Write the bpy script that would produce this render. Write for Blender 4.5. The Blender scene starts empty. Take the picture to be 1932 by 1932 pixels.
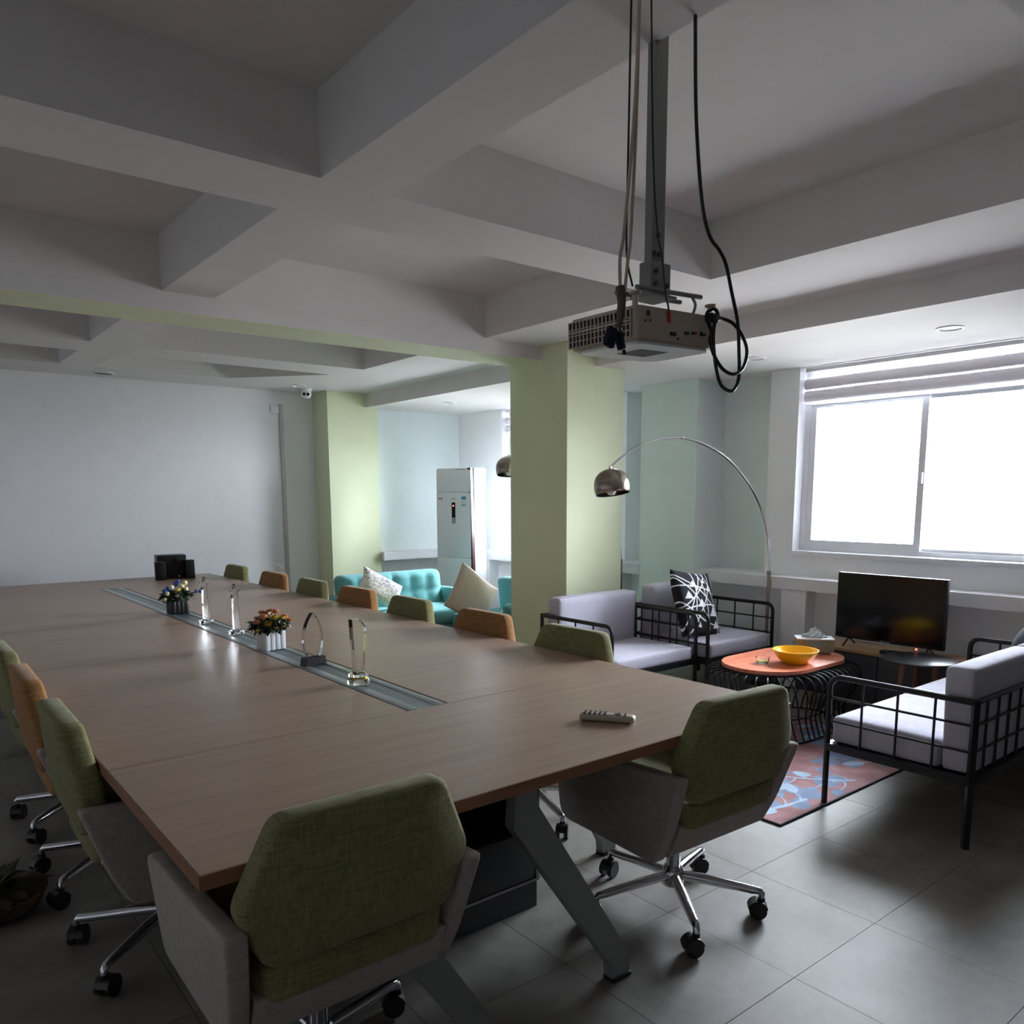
import bpy, bmesh, math, random
from mathutils import Vector, Matrix, Euler
random.seed(7)
S = bpy.context.scene
COL = S.collection
PI = math.pi

# ------------------------------------------------------------------ camera
cam_data = bpy.data.cameras.new('camera')
cam = bpy.data.objects.new('camera', cam_data)
COL.objects.link(cam)
S.camera = cam
cam_data.sensor_width = 36.0
cam_data.lens = 36.0 * 1500 / 1932
cam_data.shift_y = 186 / 1932
cam_data.clip_start = 0.05
right = Vector((0.78078, -0.62479, -0.00475)).normalized()
down = Vector((-0.0940, -0.1099, -0.9891))
down = (down - right * down.dot(right)).normalized()
fwd = right.cross(down)
M3 = Matrix((right, -down, -fwd)).transposed()
cam.matrix_world = Matrix.Translation((0, 0, 1.5)) @ M3.to_4x4()

# ------------------------------------------------------------------ world: bright overcast sky
W = bpy.data.worlds.new('overcast_sky')
S.world = W
W.use_nodes = True
wn = W.node_tree.nodes
bg = wn['Background']
# cloudy sky above the horizon, darker street and buildings below it
_tc = wn.new('ShaderNodeTexCoord'); _sx = wn.new('ShaderNodeSeparateXYZ'); _rp = wn.new('ShaderNodeValToRGB')
W.node_tree.links.new(_tc.outputs['Generated'], _sx.inputs[0])
_ma = wn.new('ShaderNodeMath'); _ma.operation = 'MULTIPLY_ADD'; _ma.inputs[1].default_value = .5; _ma.inputs[2].default_value = .5
W.node_tree.links.new(_sx.outputs['Z'], _ma.inputs[0])
W.node_tree.links.new(_ma.outputs[0], _rp.inputs[0])
_e = _rp.color_ramp.elements
_e[0].position = .44; _e[0].color = (.17, .17, .17, 1)
_e[1].position = .53; _e[1].color = (.85, .90, 1.0, 1)
W.node_tree.links.new(_rp.outputs[0], bg.inputs[0])
bg.inputs[1].default_value = 16

# daylight sampling helpers for the two window openings (portals give no light of their own)
def portal(y0, y1, z0, z1, x=6.0):
    l = bpy.data.lights.new('window_portal', 'AREA')
    l.shape = 'RECTANGLE'
    l.size = y1 - y0
    l.size_y = z1 - z0
    l.cycles.is_portal = True
    o = bpy.data.objects.new('window_portal', l)
    COL.objects.link(o)
    # faces -x
    o.matrix_world = Matrix.Translation((x, (y0 + y1) / 2, (z0 + z1) / 2)) @ Matrix(((0, 0, 1), (1, 0, 0), (0, 1, 0))).to_4x4()
portal(1.66, 3.53, 1.04, 2.45)
portal(5.70, 7.25, 1.04, 2.45)

S.view_settings.view_transform = 'Standard'
S.view_settings.look = 'None'
S.view_settings.gamma = 1
S.view_settings.use_curve_mapping = False
S.view_settings.exposure = 2.12
S.cycles.max_bounces = 10
S.cycles.diffuse_bounces = 6
S.cycles.transparent_max_bounces = 16

# ------------------------------------------------------------------ materials
def newmat(name):
    m = bpy.data.materials.new(name)
    m.use_nodes = True
    return m, m.node_tree, m.node_tree.nodes['Principled BSDF']

def lin(c):
    return tuple(((x / 255) / 12.92 if x / 255 <= .04045 else ((x / 255 + .055) / 1.055) ** 2.4) for x in c)

def mat(name, rgb, rough=.6, metal=0.0, noise=0.06, scale=6.0, bump=0.0, bscale=40.0, stretch=(1, 1, 1), coat=0.0, sheen=0.0, spec=.5):
    m, nt, p = newmat(name)
    n, L = nt.nodes, nt.links
    c = lin(rgb) if max(rgb) > 1.001 else rgb
    tc = n.new('ShaderNodeTexCoord')
    mp = n.new('ShaderNodeMapping')
    mp.inputs['Scale'].default_value = stretch
    L.new(tc.outputs['Object'], mp.inputs['Vector'])
    nz = n.new('ShaderNodeTexNoise')
    nz.inputs['Scale'].default_value = scale
    nz.inputs['Detail'].default_value = 5
    L.new(mp.outputs[0], nz.inputs['Vector'])
    rp = n.new('ShaderNodeValToRGB')
    rp.color_ramp.elements[0].position = .3
    rp.color_ramp.elements[1].position = .7
    rp.color_ramp.elements[0].color = tuple(x * (1 - noise) for x in c) + (1,)
    rp.color_ramp.elements[1].color = tuple(min(1, x * (1 + noise)) for x in c) + (1,)
    L.new(nz.outputs[0], rp.inputs[0])
    L.new(rp.outputs[0], p.inputs['Base Color'])
    p.inputs['Roughness'].default_value = rough
    p.inputs['Metallic'].default_value = metal
    p.inputs['Coat Weight'].default_value = coat
    p.inputs['Sheen Weight'].default_value = sheen
    p.inputs['Specular IOR Level'].default_value = spec
    if bump:
        nb = n.new('ShaderNodeTexNoise')
        nb.inputs['Scale'].default_value = bscale
        nb.inputs['Detail'].default_value = 3
        L.new(mp.outputs[0], nb.inputs['Vector'])
        b = n.new('ShaderNodeBump')
        b.inputs['Strength'].default_value = bump
        b.inputs['Distance'].default_value = .002
        L.new(nb.outputs[0], b.inputs['Height'])
        L.new(b.outputs[0], p.inputs['Normal'])
    return m

def fabric(name, rgb, var=.22, scale=260, rough=.95, sheen=.1):
    """woven cloth: two crossed sets of stretched noise threads"""
    m, nt, p = newmat(name)
    n, L = nt.nodes, nt.links
    c = lin(rgb)
    tc = n.new('ShaderNodeTexCoord')
    outs = []
    for st in ((1, 1, .08), (.08, .08, 1)):
        mp = n.new('ShaderNodeMapping')
        mp.inputs['Scale'].default_value = st
        L.new(tc.outputs['Object'], mp.inputs['Vector'])
        nz = n.new('ShaderNodeTexNoise')
        nz.inputs['Scale'].default_value = scale
        nz.inputs['Detail'].default_value = 2
        L.new(mp.outputs[0], nz.inputs['Vector'])
        outs.append(nz.outputs[0])
    ad = n.new('ShaderNodeMath')
    ad.operation = 'ADD'
    L.new(outs[0], ad.inputs[0]); L.new(outs[1], ad.inputs[1])
    mu = n.new('ShaderNodeMath'); mu.operation = 'MULTIPLY'; mu.inputs[1].default_value = .5
    L.new(ad.outputs[0], mu.inputs[0])
    rp = n.new('ShaderNodeValToRGB')
    rp.color_ramp.elements[0].position = .38
    rp.color_ramp.elements[1].position = .62
    rp.color_ramp.elements[0].color = tuple(x * (1 - var) for x in c) + (1,)
    rp.color_ramp.elements[1].color = tuple(min(1, x * (1 + var)) for x in c) + (1,)
    L.new(mu.outputs[0], rp.inputs[0])
    L.new(rp.outputs[0], p.inputs['Base Color'])
    b = n.new('ShaderNodeBump'); b.inputs['Strength'].default_value = .35; b.inputs['Distance'].default_value = .0015
    L.new(mu.outputs[0], b.inputs['Height']); L.new(b.outputs[0], p.inputs['Normal'])
    p.inputs['Roughness'].default_value = rough
    p.inputs['Sheen Weight'].default_value = sheen
    p.inputs['Specular IOR Level'].default_value = .2
    return m

def glassmat(name, tint=(1, 1, 1), rough=0.0, ior=1.5):
    m, nt, p = newmat(name)
    p.inputs['Base Color'].default_value = (*tint, 1)
    p.inputs['Transmission Weight'].default_value = 1
    p.inputs['Roughness'].default_value = rough
    p.inputs['IOR'].default_value = ior
    return m

def panemat():
    m, nt, p = newmat('window_glass')
    n, L = nt.nodes, nt.links
    tr = n.new('ShaderNodeBsdfTransparent'); tr.inputs[0].default_value = (.96, .98, .98, 1)
    gl = n.new('ShaderNodeBsdfGlossy'); gl.inputs['Roughness'].default_value = .02
    fr = n.new('ShaderNodeFresnel'); fr.inputs[0].default_value = 1.45
    mx = n.new('ShaderNodeMixShader')
    L.new(fr.outputs[0], mx.inputs[0]); L.new(tr.outputs[0], mx.inputs[1]); L.new(gl.outputs[0], mx.inputs[2])
    L.new(mx.outputs[0], n['Material Output'].inputs['Surface'])
    return m

def woodmat(name, dark, light, axis=1, rough=.38, scale=3.0, coat=.15):
    m, nt, p = newmat(name)
    n, L = nt.nodes, nt.links
    tc = n.new('ShaderNodeTexCoord'); mp = n.new('ShaderNodeMapping')
    st = [14, 14, 14]; st[axis] = .9
    mp.inputs['Scale'].default_value = st
    L.new(tc.outputs['Object'], mp.inputs['Vector'])
    nz = n.new('ShaderNodeTexNoise'); nz.inputs['Scale'].default_value = scale; nz.inputs['Detail'].default_value = 8; nz.inputs['Distortion'].default_value = .4
    L.new(mp.outputs[0], nz.inputs['Vector'])
    rp = n.new('ShaderNodeValToRGB')
    rp.color_ramp.elements[0].position = .3; rp.color_ramp.elements[1].position = .72
    rp.color_ramp.elements[0].color = (*lin(dark), 1); rp.color_ramp.elements[1].color = (*lin(light), 1)
    L.new(nz.outputs[0], rp.inputs[0]); L.new(rp.outputs[0], p.inputs['Base Color'])
    p.inputs['Roughness'].default_value = rough
    p.inputs['Coat Weight'].default_value = coat
    p.inputs['Coat Roughness'].default_value = .25
    b = n.new('ShaderNodeBump'); b.inputs['Strength'].default_value = .08; b.inputs['Distance'].default_value = .001
    L.new(nz.outputs[0], b.inputs['Height']); L.new(b.outputs[0], p.inputs['Normal'])
    return m

WHITE = mat('white_wall_paint', (238, 238, 240), .85, noise=.015, bump=.12, bscale=90)
CEIL = mat('ceiling_paint', (222, 219, 217), .9, noise=.015, bump=.1, bscale=80)
GREEN = mat('pale_green_paint', (222, 228, 194), .85, noise=.02, bump=.12, bscale=90)
MINT = mat('pale_mint_paint', (224, 233, 232), .85, noise=.015, bump=.12, bscale=90)
SILL = mat('white_ledge_paint', (228, 228, 230), .6, noise=.015)
FRAMEW = mat('white_window_plastic', (225, 226, 230), .35, noise=.01)
PANE = panemat()
BLIND = mat('white_blind_cloth', (232, 228, 236), .9, noise=.02)
_bn = BLIND.node_tree.nodes['Principled BSDF']
OAK = woodmat('oak_laminate', (148, 122, 104), (162, 136, 116), 0, .40, 2.2, .12)
OAKEDGE = woodmat('oak_edge_band', (138, 94, 66), (158, 110, 80), 0, .45)
TRAY = mat('brushed_aluminium', (168, 176, 178), .35, .85, noise=.05, scale=30, stretch=(1, .05, 1))
TRAYD = mat('black_rubber_slot', (16, 16, 18), .8)
GREYLEG = mat('grey_powder_coat', (134, 134, 134), .45, .2, noise=.02)
CHROME = mat('polished_chrome', (205, 205, 208), .14, 1.0, noise=.02)
STEEL = mat('brushed_steel', (150, 140, 130), .24, 1.0, noise=.06, scale=20, stretch=(1, 1, 12))
BLACKP = mat('black_plastic', (20, 20, 22), .4, noise=.05)
BLACKM = mat('black_painted_metal', (20, 20, 23), .38, .1, noise=.05)
GREENF = fabric('moss_green_linen', (128, 125, 86), .26)
ORANGEF = fabric('ochre_orange_linen', (158, 114, 72), .25)
GREYF = fabric('warm_grey_linen', (170, 158, 152), .14)
SOFAF = fabric('light_grey_sofa_cloth', (188, 185, 198), .08, 300)
TEALF = fabric('teal_sofa_cloth', (112, 172, 174), .08, 300)
BEIGEF = fabric('beige_cushion_cloth', (196, 178, 166), .1)
NAVYF = fabric('dark_navy_cloth', (30, 36, 50), .15)
SCREEN = mat('glossy_tv_glass', (10, 11, 15), .14, noise=.02, spec=.25)
BENCH = woodmat('light_wood_bench', (150, 116, 82), (178, 142, 104), 1, .5)
DKGREY = mat('dark_grey_board', (64, 64, 68), .55, noise=.04)
BLACKBOARD = mat('black_board', (14, 14, 16), .6, noise=.05)
REDWOOD = woodmat('reddish_table_wood', (206, 112, 82), (228, 142, 110), 0, .3)
YELLOW = mat('yellow_plastic', (252, 200, 24), .3, noise=.02, coat=.2)
CRYSTAL = glassmat('clear_crystal', (.98, 1, .99))
GOLD = mat('gold_foil', (214, 176, 60), .3, .9)
IVORY = mat('ivory_plastic', (186, 172, 156), .45, noise=.03)
LEAF = mat('dark_green_leaf', (38, 54, 36), .5, noise=.3, scale=60)
CREAMFL = mat('cream_petal', (230, 222, 180), .7, noise=.08, scale=60)
BLUEFL = mat('blue_petal', (70, 90, 170), .7, noise=.2, scale=60)
YELFL = mat('yellow_petal', (214, 180, 70), .7, noise=.15, scale=60)
PEACHFL = mat('peach_petal', (214, 140, 100), .7, noise=.15, scale=60)
WHITEP = mat('white_plastic', (236, 238, 240), .35, noise=.015)
MAROON = mat('maroon_trim_plastic', (58, 24, 26), .35, noise=.05)
RED = mat('red_plastic', (170, 40, 30), .4)
BROWN = mat('dark_wicker', (62, 42, 24), .8, noise=.35, scale=50)

def ledmat():
    m, nt, p = newmat('red_indicator_light')
    p.inputs['Base Color'].default_value = (.6, .03, .03, 1)
    p.inputs['Emission Color'].default_value = (1, .08, .05, 1)
    p.inputs['Emission Strength'].default_value = 2.0
    return m
LED = ledmat()

def floormat():
    m, nt, p = newmat('stone_look_vinyl')
    n, L = nt.nodes, nt.links
    tc = n.new('ShaderNodeTexCoord'); oi = n.new('ShaderNodeObjectInfo')
    ad = n.new('ShaderNodeVectorMath'); ad.operation = 'ADD'
    mu = n.new('ShaderNodeMath'); mu.operation = 'MULTIPLY'; mu.inputs[1].default_value = 37.0
    L.new(oi.outputs['Random'], mu.inputs[0])
    L.new(tc.outputs['Object'], ad.inputs[0]); L.new(mu.outputs[0], ad.inputs[1])
    a = n.new('ShaderNodeTexNoise'); a.inputs['Scale'].default_value = 5; a.inputs['Detail'].default_value = 9; a.inputs['Roughness'].default_value = .65
    L.new(ad.outputs[0], a.inputs['Vector'])
    rp = n.new('ShaderNodeValToRGB')
    e = rp.color_ramp.elements
    e[0].position = .32; e[0].color = (*lin((112, 107, 101)), 1)
    e[1].position = .68; e[1].color = (*lin((140, 135, 128)), 1)
    L.new(a.outputs[0], rp.inputs[0])
    L.new(rp.outputs[0], p.inputs['Base Color'])
    r2 = n.new('ShaderNodeMapRange'); r2.inputs[3].default_value = .44; r2.inputs[4].default_value = .58
    L.new(a.outputs[0], r2.inputs[0]); L.new(r2.outputs[0], p.inputs['Roughness'])
    b = n.new('ShaderNodeBump'); b.inputs['Strength'].default_value = .15; b.inputs['Distance'].default_value = .002
    L.new(a.outputs[0], b.inputs['Height']); L.new(b.outputs[0], p.inputs['Normal'])
    return m
FLOOR = floormat()

# ------------------------------------------------------------------ mesh helpers
class MB:
    def __init__(s):
        s.v = []; s.f = []; s.mi = []; s.m = 0
    def add(s, vs, fs, M=None):
        o = len(s.v)
        s.v += [tuple(M @ Vector(p)) if M is not None else tuple(p) for p in vs]
        s.f += [tuple(i + o for i in f) for f in fs]
        s.mi += [s.m] * len(fs)
        return s
    def box(s, x0, x1, y0, y1, z0, z1, M=None, bev=0.0):
        if x0 > x1: x0, x1 = x1, x0
        if y0 > y1: y0, y1 = y1, y0
        if z0 > z1: z0, z1 = z1, z0
        if bev <= 0:
            vs = [(x, y, z) for z in (z0, z1) for y in (y0, y1) for x in (x0, x1)]
            return s.add(vs, [(0, 2, 3, 1), (4, 5, 7, 6), (0, 1, 5, 4), (2, 6, 7, 3), (0, 4, 6, 2), (1, 3, 7, 5)], M)
        bm = bmesh.new()
        bmesh.ops.create_cube(bm, size=1)
        for v in bm.verts:
            v.co = Vector(((x0 + x1) / 2 + v.co.x * (x1 - x0), (y0 + y1) / 2 + v.co.y * (y1 - y0), (z0 + z1) / 2 + v.co.z * (z1 - z0)))
        bmesh.ops.bevel(bm, geom=list(bm.edges), offset=min(bev, .45 * min(x1 - x0, y1 - y0, z1 - z0)), segments=2, affect='EDGES', profile=.5)
        bm.verts.ensure_lookup_table()
        vs = [v.co[:] for v in bm.verts]; fs = [tuple(v.index for v in f.verts) for f in bm.faces]
        bm.free()
        return s.add(vs, fs, M)
    def cyl(s, p0, p1, r0, r1=None, seg=16, cap=True, M=None):
        r1 = r0 if r1 is None else r1
        p0 = Vector(p0); p1 = Vector(p1)
        d = (p1 - p0).normalized()
        u = d.orthogonal().normalized(); w = d.cross(u)
        vs = []
        for p, r in ((p0, r0), (p1, r1)):
            for i in range(seg):
                a = 2 * PI * i / seg
                vs.append(p + (u * math.cos(a) + w * math.sin(a)) * r)
        fs = [(i, (i + 1) % seg, seg + (i + 1) % seg, seg + i) for i in range(seg)]
        if cap:
            fs += [tuple(range(seg - 1, -1, -1)), tuple(range(seg, 2 * seg))]
        return s.add(vs, fs, M)
    def tube(s, pts, r, seg=8, closed=False, M=None, cap=True, sq=False):
        pts = [Vector(p) for p in pts]; n = len(pts)
        tg = []
        for i in range(n):
            a = pts[(i - 1) % n] if (closed or i > 0) else pts[0]
            b = pts[(i + 1) % n] if (closed or i < n - 1) else pts[-1]
            tg.append((b - a).normalized())
        u = tg[0].orthogonal().normalized()
        vs = []
        for i in range(n):
            if i:
                q = tg[i - 1].rotation_difference(tg[i])
                u = q @ u
            u = (u - tg[i] * u.dot(tg[i])).normalized()
            w = tg[i].cross(u)
            rr = r[i] if isinstance(r, (list, tuple)) else r
            for k in range(seg):
                a = 2 * PI * (k + .5) / seg
                vs.append(pts[i] + (u * math.cos(a) + w * math.sin(a)) * rr)
        fs = []
        for i in range(n if closed else n - 1):
            j = (i + 1) % n
            for k in range(seg):
                k2 = (k + 1) % seg
                fs.append((i * seg + k, i * seg + k2, j * seg + k2, j * seg + k))
        if not closed and cap:
            fs += [tuple(range(seg - 1, -1, -1)), tuple(range((n - 1) * seg, n * seg))]
        return s.add(vs, fs, M)
    def lathe(s, prof, seg=24, M=None, closed=False):
        vs = []; fs = []
        for (r, z) in prof:
            for i in range(seg):
                a = 2 * PI * i / seg
                vs.append((r * math.cos(a), r * math.sin(a), z))
        n = len(prof)
        for j in range(n - 1):
            for i in range(seg):
                i2 = (i + 1) % seg
                fs.append((j * seg + i, j * seg + i2, (j + 1) * seg + i2, (j + 1) * seg + i))
        if prof[0][0] > 1e-5 and not closed: fs.append(tuple(range(seg - 1, -1, -1)))
        if prof[-1][0] > 1e-5 and not closed: fs.append(tuple(range((n - 1) * seg, n * seg)))
        if closed:
            for i in range(seg):
                i2 = (i + 1) % seg
                fs.append(((n - 1) * seg + i, (n - 1) * seg + i2, i2, i))
        return s.add(vs, fs, M)
    def prism(s, poly, d0, d1, M=None, axis='z'):
        """poly 2D extruded along axis"""
        n = len(poly)
        def P(a, b, d):
            return (a, b, d) if axis == 'z' else ((a, d, b) if axis == 'y' else (d, a, b))
        vs = [P(a, b, d0) for a, b in poly] + [P(a, b, d1) for a, b in poly]
        fs = [tuple(range(n - 1, -1, -1)), tuple(range(n, 2 * n))] + [(i, (i + 1) % n, n + (i + 1) % n, n + i) for i in range(n)]
        return s.add(vs, fs, M)
    def cushion(s, sx, sy, sz, r=.03, crown=(0, 0, 0), N=10, M=None):
        """rounded box with crowned faces, centred on origin; crown = outward swell per axis"""
        bm = bmesh.new()
        bmesh.ops.create_cube(bm, size=2)
        bmesh.ops.subdivide_edges(bm, edges=list(bm.edges), cuts=N - 1, use_grid_fill=True)
        h = (sx / 2, sy / 2, sz / 2)
        for v in bm.verts:
            c = v.co
            q = []
            for i in range(3):
                t = c[i]
                # cluster rings near the edges
                tt = math.copysign(1 - (1 - abs(t)) ** 1.6, t)
                q.append(tt * h[i])
            inn = [max(-h[i] + r, min(h[i] - r, q[i])) for i in range(3)]
            dlt = Vector([q[i] - inn[i] for i in range(3)])
            if dlt.length > 1e-9: dlt = dlt.normalized() * r
            p = Vector(inn) + dlt
            w = [max(0, 1 - (p[i] / h[i]) ** 2) for i in range(3)]
            p.x += math.copysign(crown[0], p.x) * w[1] * w[2] * (abs(p.x) / h[0])
            p.y += math.copysign(crown[1], p.y) * w[0] * w[2] * (abs(p.y) / h[1])
            p.z += math.copysign(crown[2], p.z) * w[0] * w[1] * (abs(p.z) / h[2])
            v.co = p
        vs = [v.co[:] for v in bm.verts]; fs = [tuple(v.index for v in f.verts) for f in bm.faces]
        bm.free()
        return s.add(vs, fs, M)
    def pillow(s, w, h, t, N=16, M=None, floppy=.0, seed=1):
        """scatter cushion in the XZ plane, thickness along Y"""
        rd = random.Random(seed)
        ph = [rd.uniform(0, 6) for _ in range(4)]
        vs = []; idx = {}
        for side in (-1, 1):
            for j in range(N + 1):
                for i in range(N + 1):
                    u = -1 + 2 * i / N; v = -1 + 2 * j / N
                    u = math.sin(u * PI / 2); v = math.sin(v * PI / 2)
                    e = max(0, (1 - u ** 2)) ** .5 * max(0, (1 - v ** 2)) ** .5
                    pin = 1 - .09 * (1 - u * u) * abs(v) ** 3
                    pin2 = 1 - .09 * (1 - v * v) * abs(u) ** 3
                    x = u * w / 2 * pin2; z = v * h / 2 * pin
                    y = side * (t / 2) * e ** .75 + .012 * math.sin(3 * u + ph[0]) * math.sin(2.5 * v + ph[1])
                    y += floppy * (u * v) * .5
                    if side == 1 and (i in (0, N) or j in (0, N)):
                        idx[(side, i, j)] = idx[(-1, i, j)]
                        continue
                    idx[(side, i, j)] = len(vs)
                    vs.append((x, y, z))
        fs = []
        for side in (-1, 1):
            for j in range(N):
                for i in range(N):
                    q = [idx[(side, i, j)], idx[(side, i + 1, j)], idx[(side, i + 1, j + 1)], idx[(side, i, j + 1)]]
                    fs.append(tuple(q if side == -1 else q[::-1]))
        return s.add(vs, fs, M)
    def build(s, name, mats, parent=None, smooth=True, angle=35, loc=None):
        me = bpy.data.meshes.new(name)
        me.from_pydata(s.v, [], s.f)
        if not isinstance(mats, (list, tuple)): mats = [mats]
        for m in mats: me.materials.append(m)
        bm = bmesh.new(); bm.from_mesh(me)
        bmesh.ops.recalc_face_normals(bm, faces=bm.faces)
        bm.faces.ensure_lookup_table()
        for i, f in enumerate(bm.faces):
            f.material_index = s.mi[i]
            f.smooth = smooth
        if smooth:
            ca = math.radians(angle)
            for e in bm.edges:
                e.smooth = not (len(e.link_faces) == 2 and e.calc_face_angle(0) > ca)
        bm.to_mesh(me); bm.free()
        o = bpy.data.objects.new(name, me)
        COL.objects.link(o)
        if parent is not None: o.parent = parent
        if loc is not None: o.location = loc
        return o

def thing(name, label, cat, loc=(0, 0, 0), rz=0.0, group=None):
    o = bpy.data.objects.new(name, None)
    o.empty_display_size = .1
    COL.objects.link(o)
    o.location = loc; o.rotation_euler = (0, 0, rz)
    o['label'] = label; o['category'] = cat
    if group: o['group'] = group
    return o
def tag(o, label, cat, group=None):
    o['label'] = label; o['category'] = cat
    if group: o['group'] = group
    return o
def struct(o, label=None, cat=None):
    o['kind'] = 'structure'
    if label: o['label'] = label
    if cat: o['category'] = cat
    return o
def dup(root, loc, rz, label, group=None):
    def rec(o, parent):
        c = o.copy(); COL.objects.link(c)
        c.parent = parent
        for ch in kids.get(o, []): rec(ch, c)
        return c
    kids = {}
    for o in root.children_recursive: kids.setdefault(o.parent, []).append(o)
    r = rec(root, None)
    r.location = loc; r.rotation_euler = (0, 0, rz); r['label'] = label
    if group: r['group'] = group
    return r
def T(x, y, z): return Matrix.Translation((x, y, z))
def RX(a): return Matrix.Rotation(a, 4, 'X')
def RY(a): return Matrix.Rotation(a, 4, 'Y')
def RZ(a): return Matrix.Rotation(a, 4, 'Z')
def bez(p, n=8):
    """Catmull-Rom through points"""
    p = [Vector(q) for q in p]; out = []
    for i in range(len(p) - 1):
        a = p[i - 1] if i else p[0]; b = p[i]; c = p[i + 1]; d = p[i + 2] if i + 2 < len(p) else p[-1]
        for k in range(n):
            t = k / n
            out.append(.5 * ((2 * b) + (c - a) * t + (2 * a - 5 * b + 4 * c - d) * t * t + (3 * b - a - 3 * c + d) * t ** 3))
    out.append(p[-1])
    return out

# ------------------------------------------------------------------ room shell
XL, XW, YN, YF = -3.4, 5.66, -4.5, 8.35
ZS, ZB, ZC, ZBEAM = 2.6, 2.45, 2.885, 2.5

# floor: base slab and single vinyl tiles
fb = MB().box(XL - .1, 6.1, YN - .1, 8.5, -.1, -.004)
floor = struct(fb.build('floor', FLOOR), 'grey stone-look vinyl tile floor of the meeting room', 'floor')
TS = .505
tm = MB().box(-TS / 2 + .0009, TS / 2 - .0009, -TS / 2 + .0009, TS / 2 - .0009, -.004, 0)
tile0 = None
xs0 = 2.875 - TS / 2 - TS * 8; ys0 = 1.245 - TS / 2 - TS * 6
for j in range(21):
    for i in range(14):
        x = xs0 + TS / 2 + i * TS; y = ys0 + j * TS
        if x + TS / 2 > 6.0 or x - TS / 2 < -1.35 or y + TS / 2 > 8.45: continue
        if tile0 is None:
            tile0 = tm.build('floor_tile', FLOOR, floor, smooth=False); t = tile0
        else:
            t = tile0.copy(); COL.objects.link(t); t.parent = floor
        t.location = (x, y, random.uniform(-.0006, .0))
        t.rotation_euler = (random.uniform(-.0005, .0005), random.uniform(-.0005, .0005), (random.random() < .5) * PI)

# ceiling: stepped height field of coffers, beams and dropped soffit
xb = [XL - .1, 1.34, 1.62, 3.52, 4.35, 6.2]
yb = [YN - .1, -3.6, -3.2, -1.6, -1.2, .45, .85, 2.74, 3.12, 4.70, 5.08, 6.50, 6.95, 7.72, 8.5]
def cz(i, j):
    yc = (yb[j] + yb[j + 1]) / 2
    if i == 4: return ZB
    if i == 3: return ZS
    if i == 1: return ZS
    for a, b in ((YN - .2, -3.6), (-1.6, -1.2), (.45, .85), (2.74, 3.12), (4.70, 5.08), (6.50, 6.95), (7.72, 9)):
        if a < yc < b: return ZS
    return ZC
cb = MB()
nx, ny = len(xb) - 1, len(yb) - 1
for i in range(nx):
    for j in range(ny):
        z = cz(i, j)
        cb.add([(xb[i], yb[j], z), (xb[i + 1], yb[j], z), (xb[i + 1], yb[j + 1], z), (xb[i], yb[j + 1], z)], [(0, 1, 2, 3)])
        if i + 1 < nx and abs(cz(i + 1, j) - z) > 1e-4:
            z2 = cz(i + 1, j); x = xb[i + 1]
            cb.add([(x, yb[j], z), (x, yb[j + 1], z), (x, yb[j + 1], z2), (x, yb[j], z2)], [(0, 1, 2, 3)])
        if j + 1 < ny and abs(cz(i, j + 1) - z) > 1e-4:
            z2 = cz(i, j + 1); y = yb[j + 1]
            cb.add([(xb[i], y, z), (xb[i + 1], y, z), (xb[i + 1], y, z2), (xb[i], y, z2)], [(0, 1, 2, 3)])
cb.box(XL - .1, 6.2, YN - .1, 8.5, 2.95, 3.05)
ceiling = struct(cb.build('ceiling', CEIL, smooth=False), 'coffered plaster ceiling with recessed bays and a dropped soffit', 'ceiling')
bm_ = MB()
bm_.box(XL - .05, 4.06, 4.705, 5.075, ZBEAM + .002, ZC)
bm_.m = 1
bm_.box(XL - .05, 4.06, 4.705, 5.075, ZBEAM, ZBEAM + .002)
bo = bm_.build('beam', [CEIL, GREEN], ceiling, smooth=False); bo['label'] = 'deep white beam with pale green underside'
MB().prism([(3.52, 7.72), (2.75, 7.72), (3.42, 6.95), (3.52, 6.95)], ZS, ZC).build('corner_infill', CEIL, ceiling, smooth=False)

# walls
wf = MB().box(XL - .1, 4.1, YF, YF + .15, 0, 3)
wf.m = 1
wf.box(4.1, 6.1, 8.1, YF + .15, .8, 3).box(4.1, 6.1, 8.18, YF + .15, 0, .8)
struct(wf.build('wall_far', [WHITE, MINT], smooth=False), 'plain white far wall behind the head of the table', 'wall')
struct(MB().box(XL - .15, XL, YN - .1, YF + .15, 0, 3).build('wall_left', WHITE, smooth=False), 'white side wall left of the meeting table', 'wall')
struct(MB().box(XL - .1, 6.1, YN - .15, YN, 0, 3).build('wall_near', WHITE, smooth=False), 'white wall behind the camera', 'wall')
ww = MB()
XO = 6.1
ww.box(XW, XO, YN, 1.66, .76, 2.9).box(XW, XO, 1.66, 3.53, .76, 1.04)
ww.box(XW, XO, 3.53, 3.78, .76, 2.9)
ww.box(XW, XO, 5.33, 5.70, .76, 2.9).box(XW, XO, 5.70, 7.25, .76, 1.04).box(XW, XO, 7.25, 8.3, .76, 2.9)
ww.box(5.62, XO, YN, 8.3, 0, .76)
ww.m = 1
ww.box(5.86, XO, 3.78, 4.36, .76, 2.9)
ww.box(5.86, XO, 4.98, 5.33, .76, 2.9)
wall_w = struct(ww.build('wall_right', [WHITE, MINT], smooth=False), 'white window wall with niches and a low ledge', 'wall')
MB().box(5.485, XO, 4.36, 4.98, 0, 2.9).build('pilaster', MINT, wall_w, smooth=False)
for y0, y1 in ((-2, -1.0), (0.6, .8), (3.29, 3.5), (5.2, 5.45), (7.28, 7.5)):
    MB().box(5.49, 5.62, y0, y1, 0, .765).build('ledge_support', WHITE, wall_w, smooth=False)
lg = MB()
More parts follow.
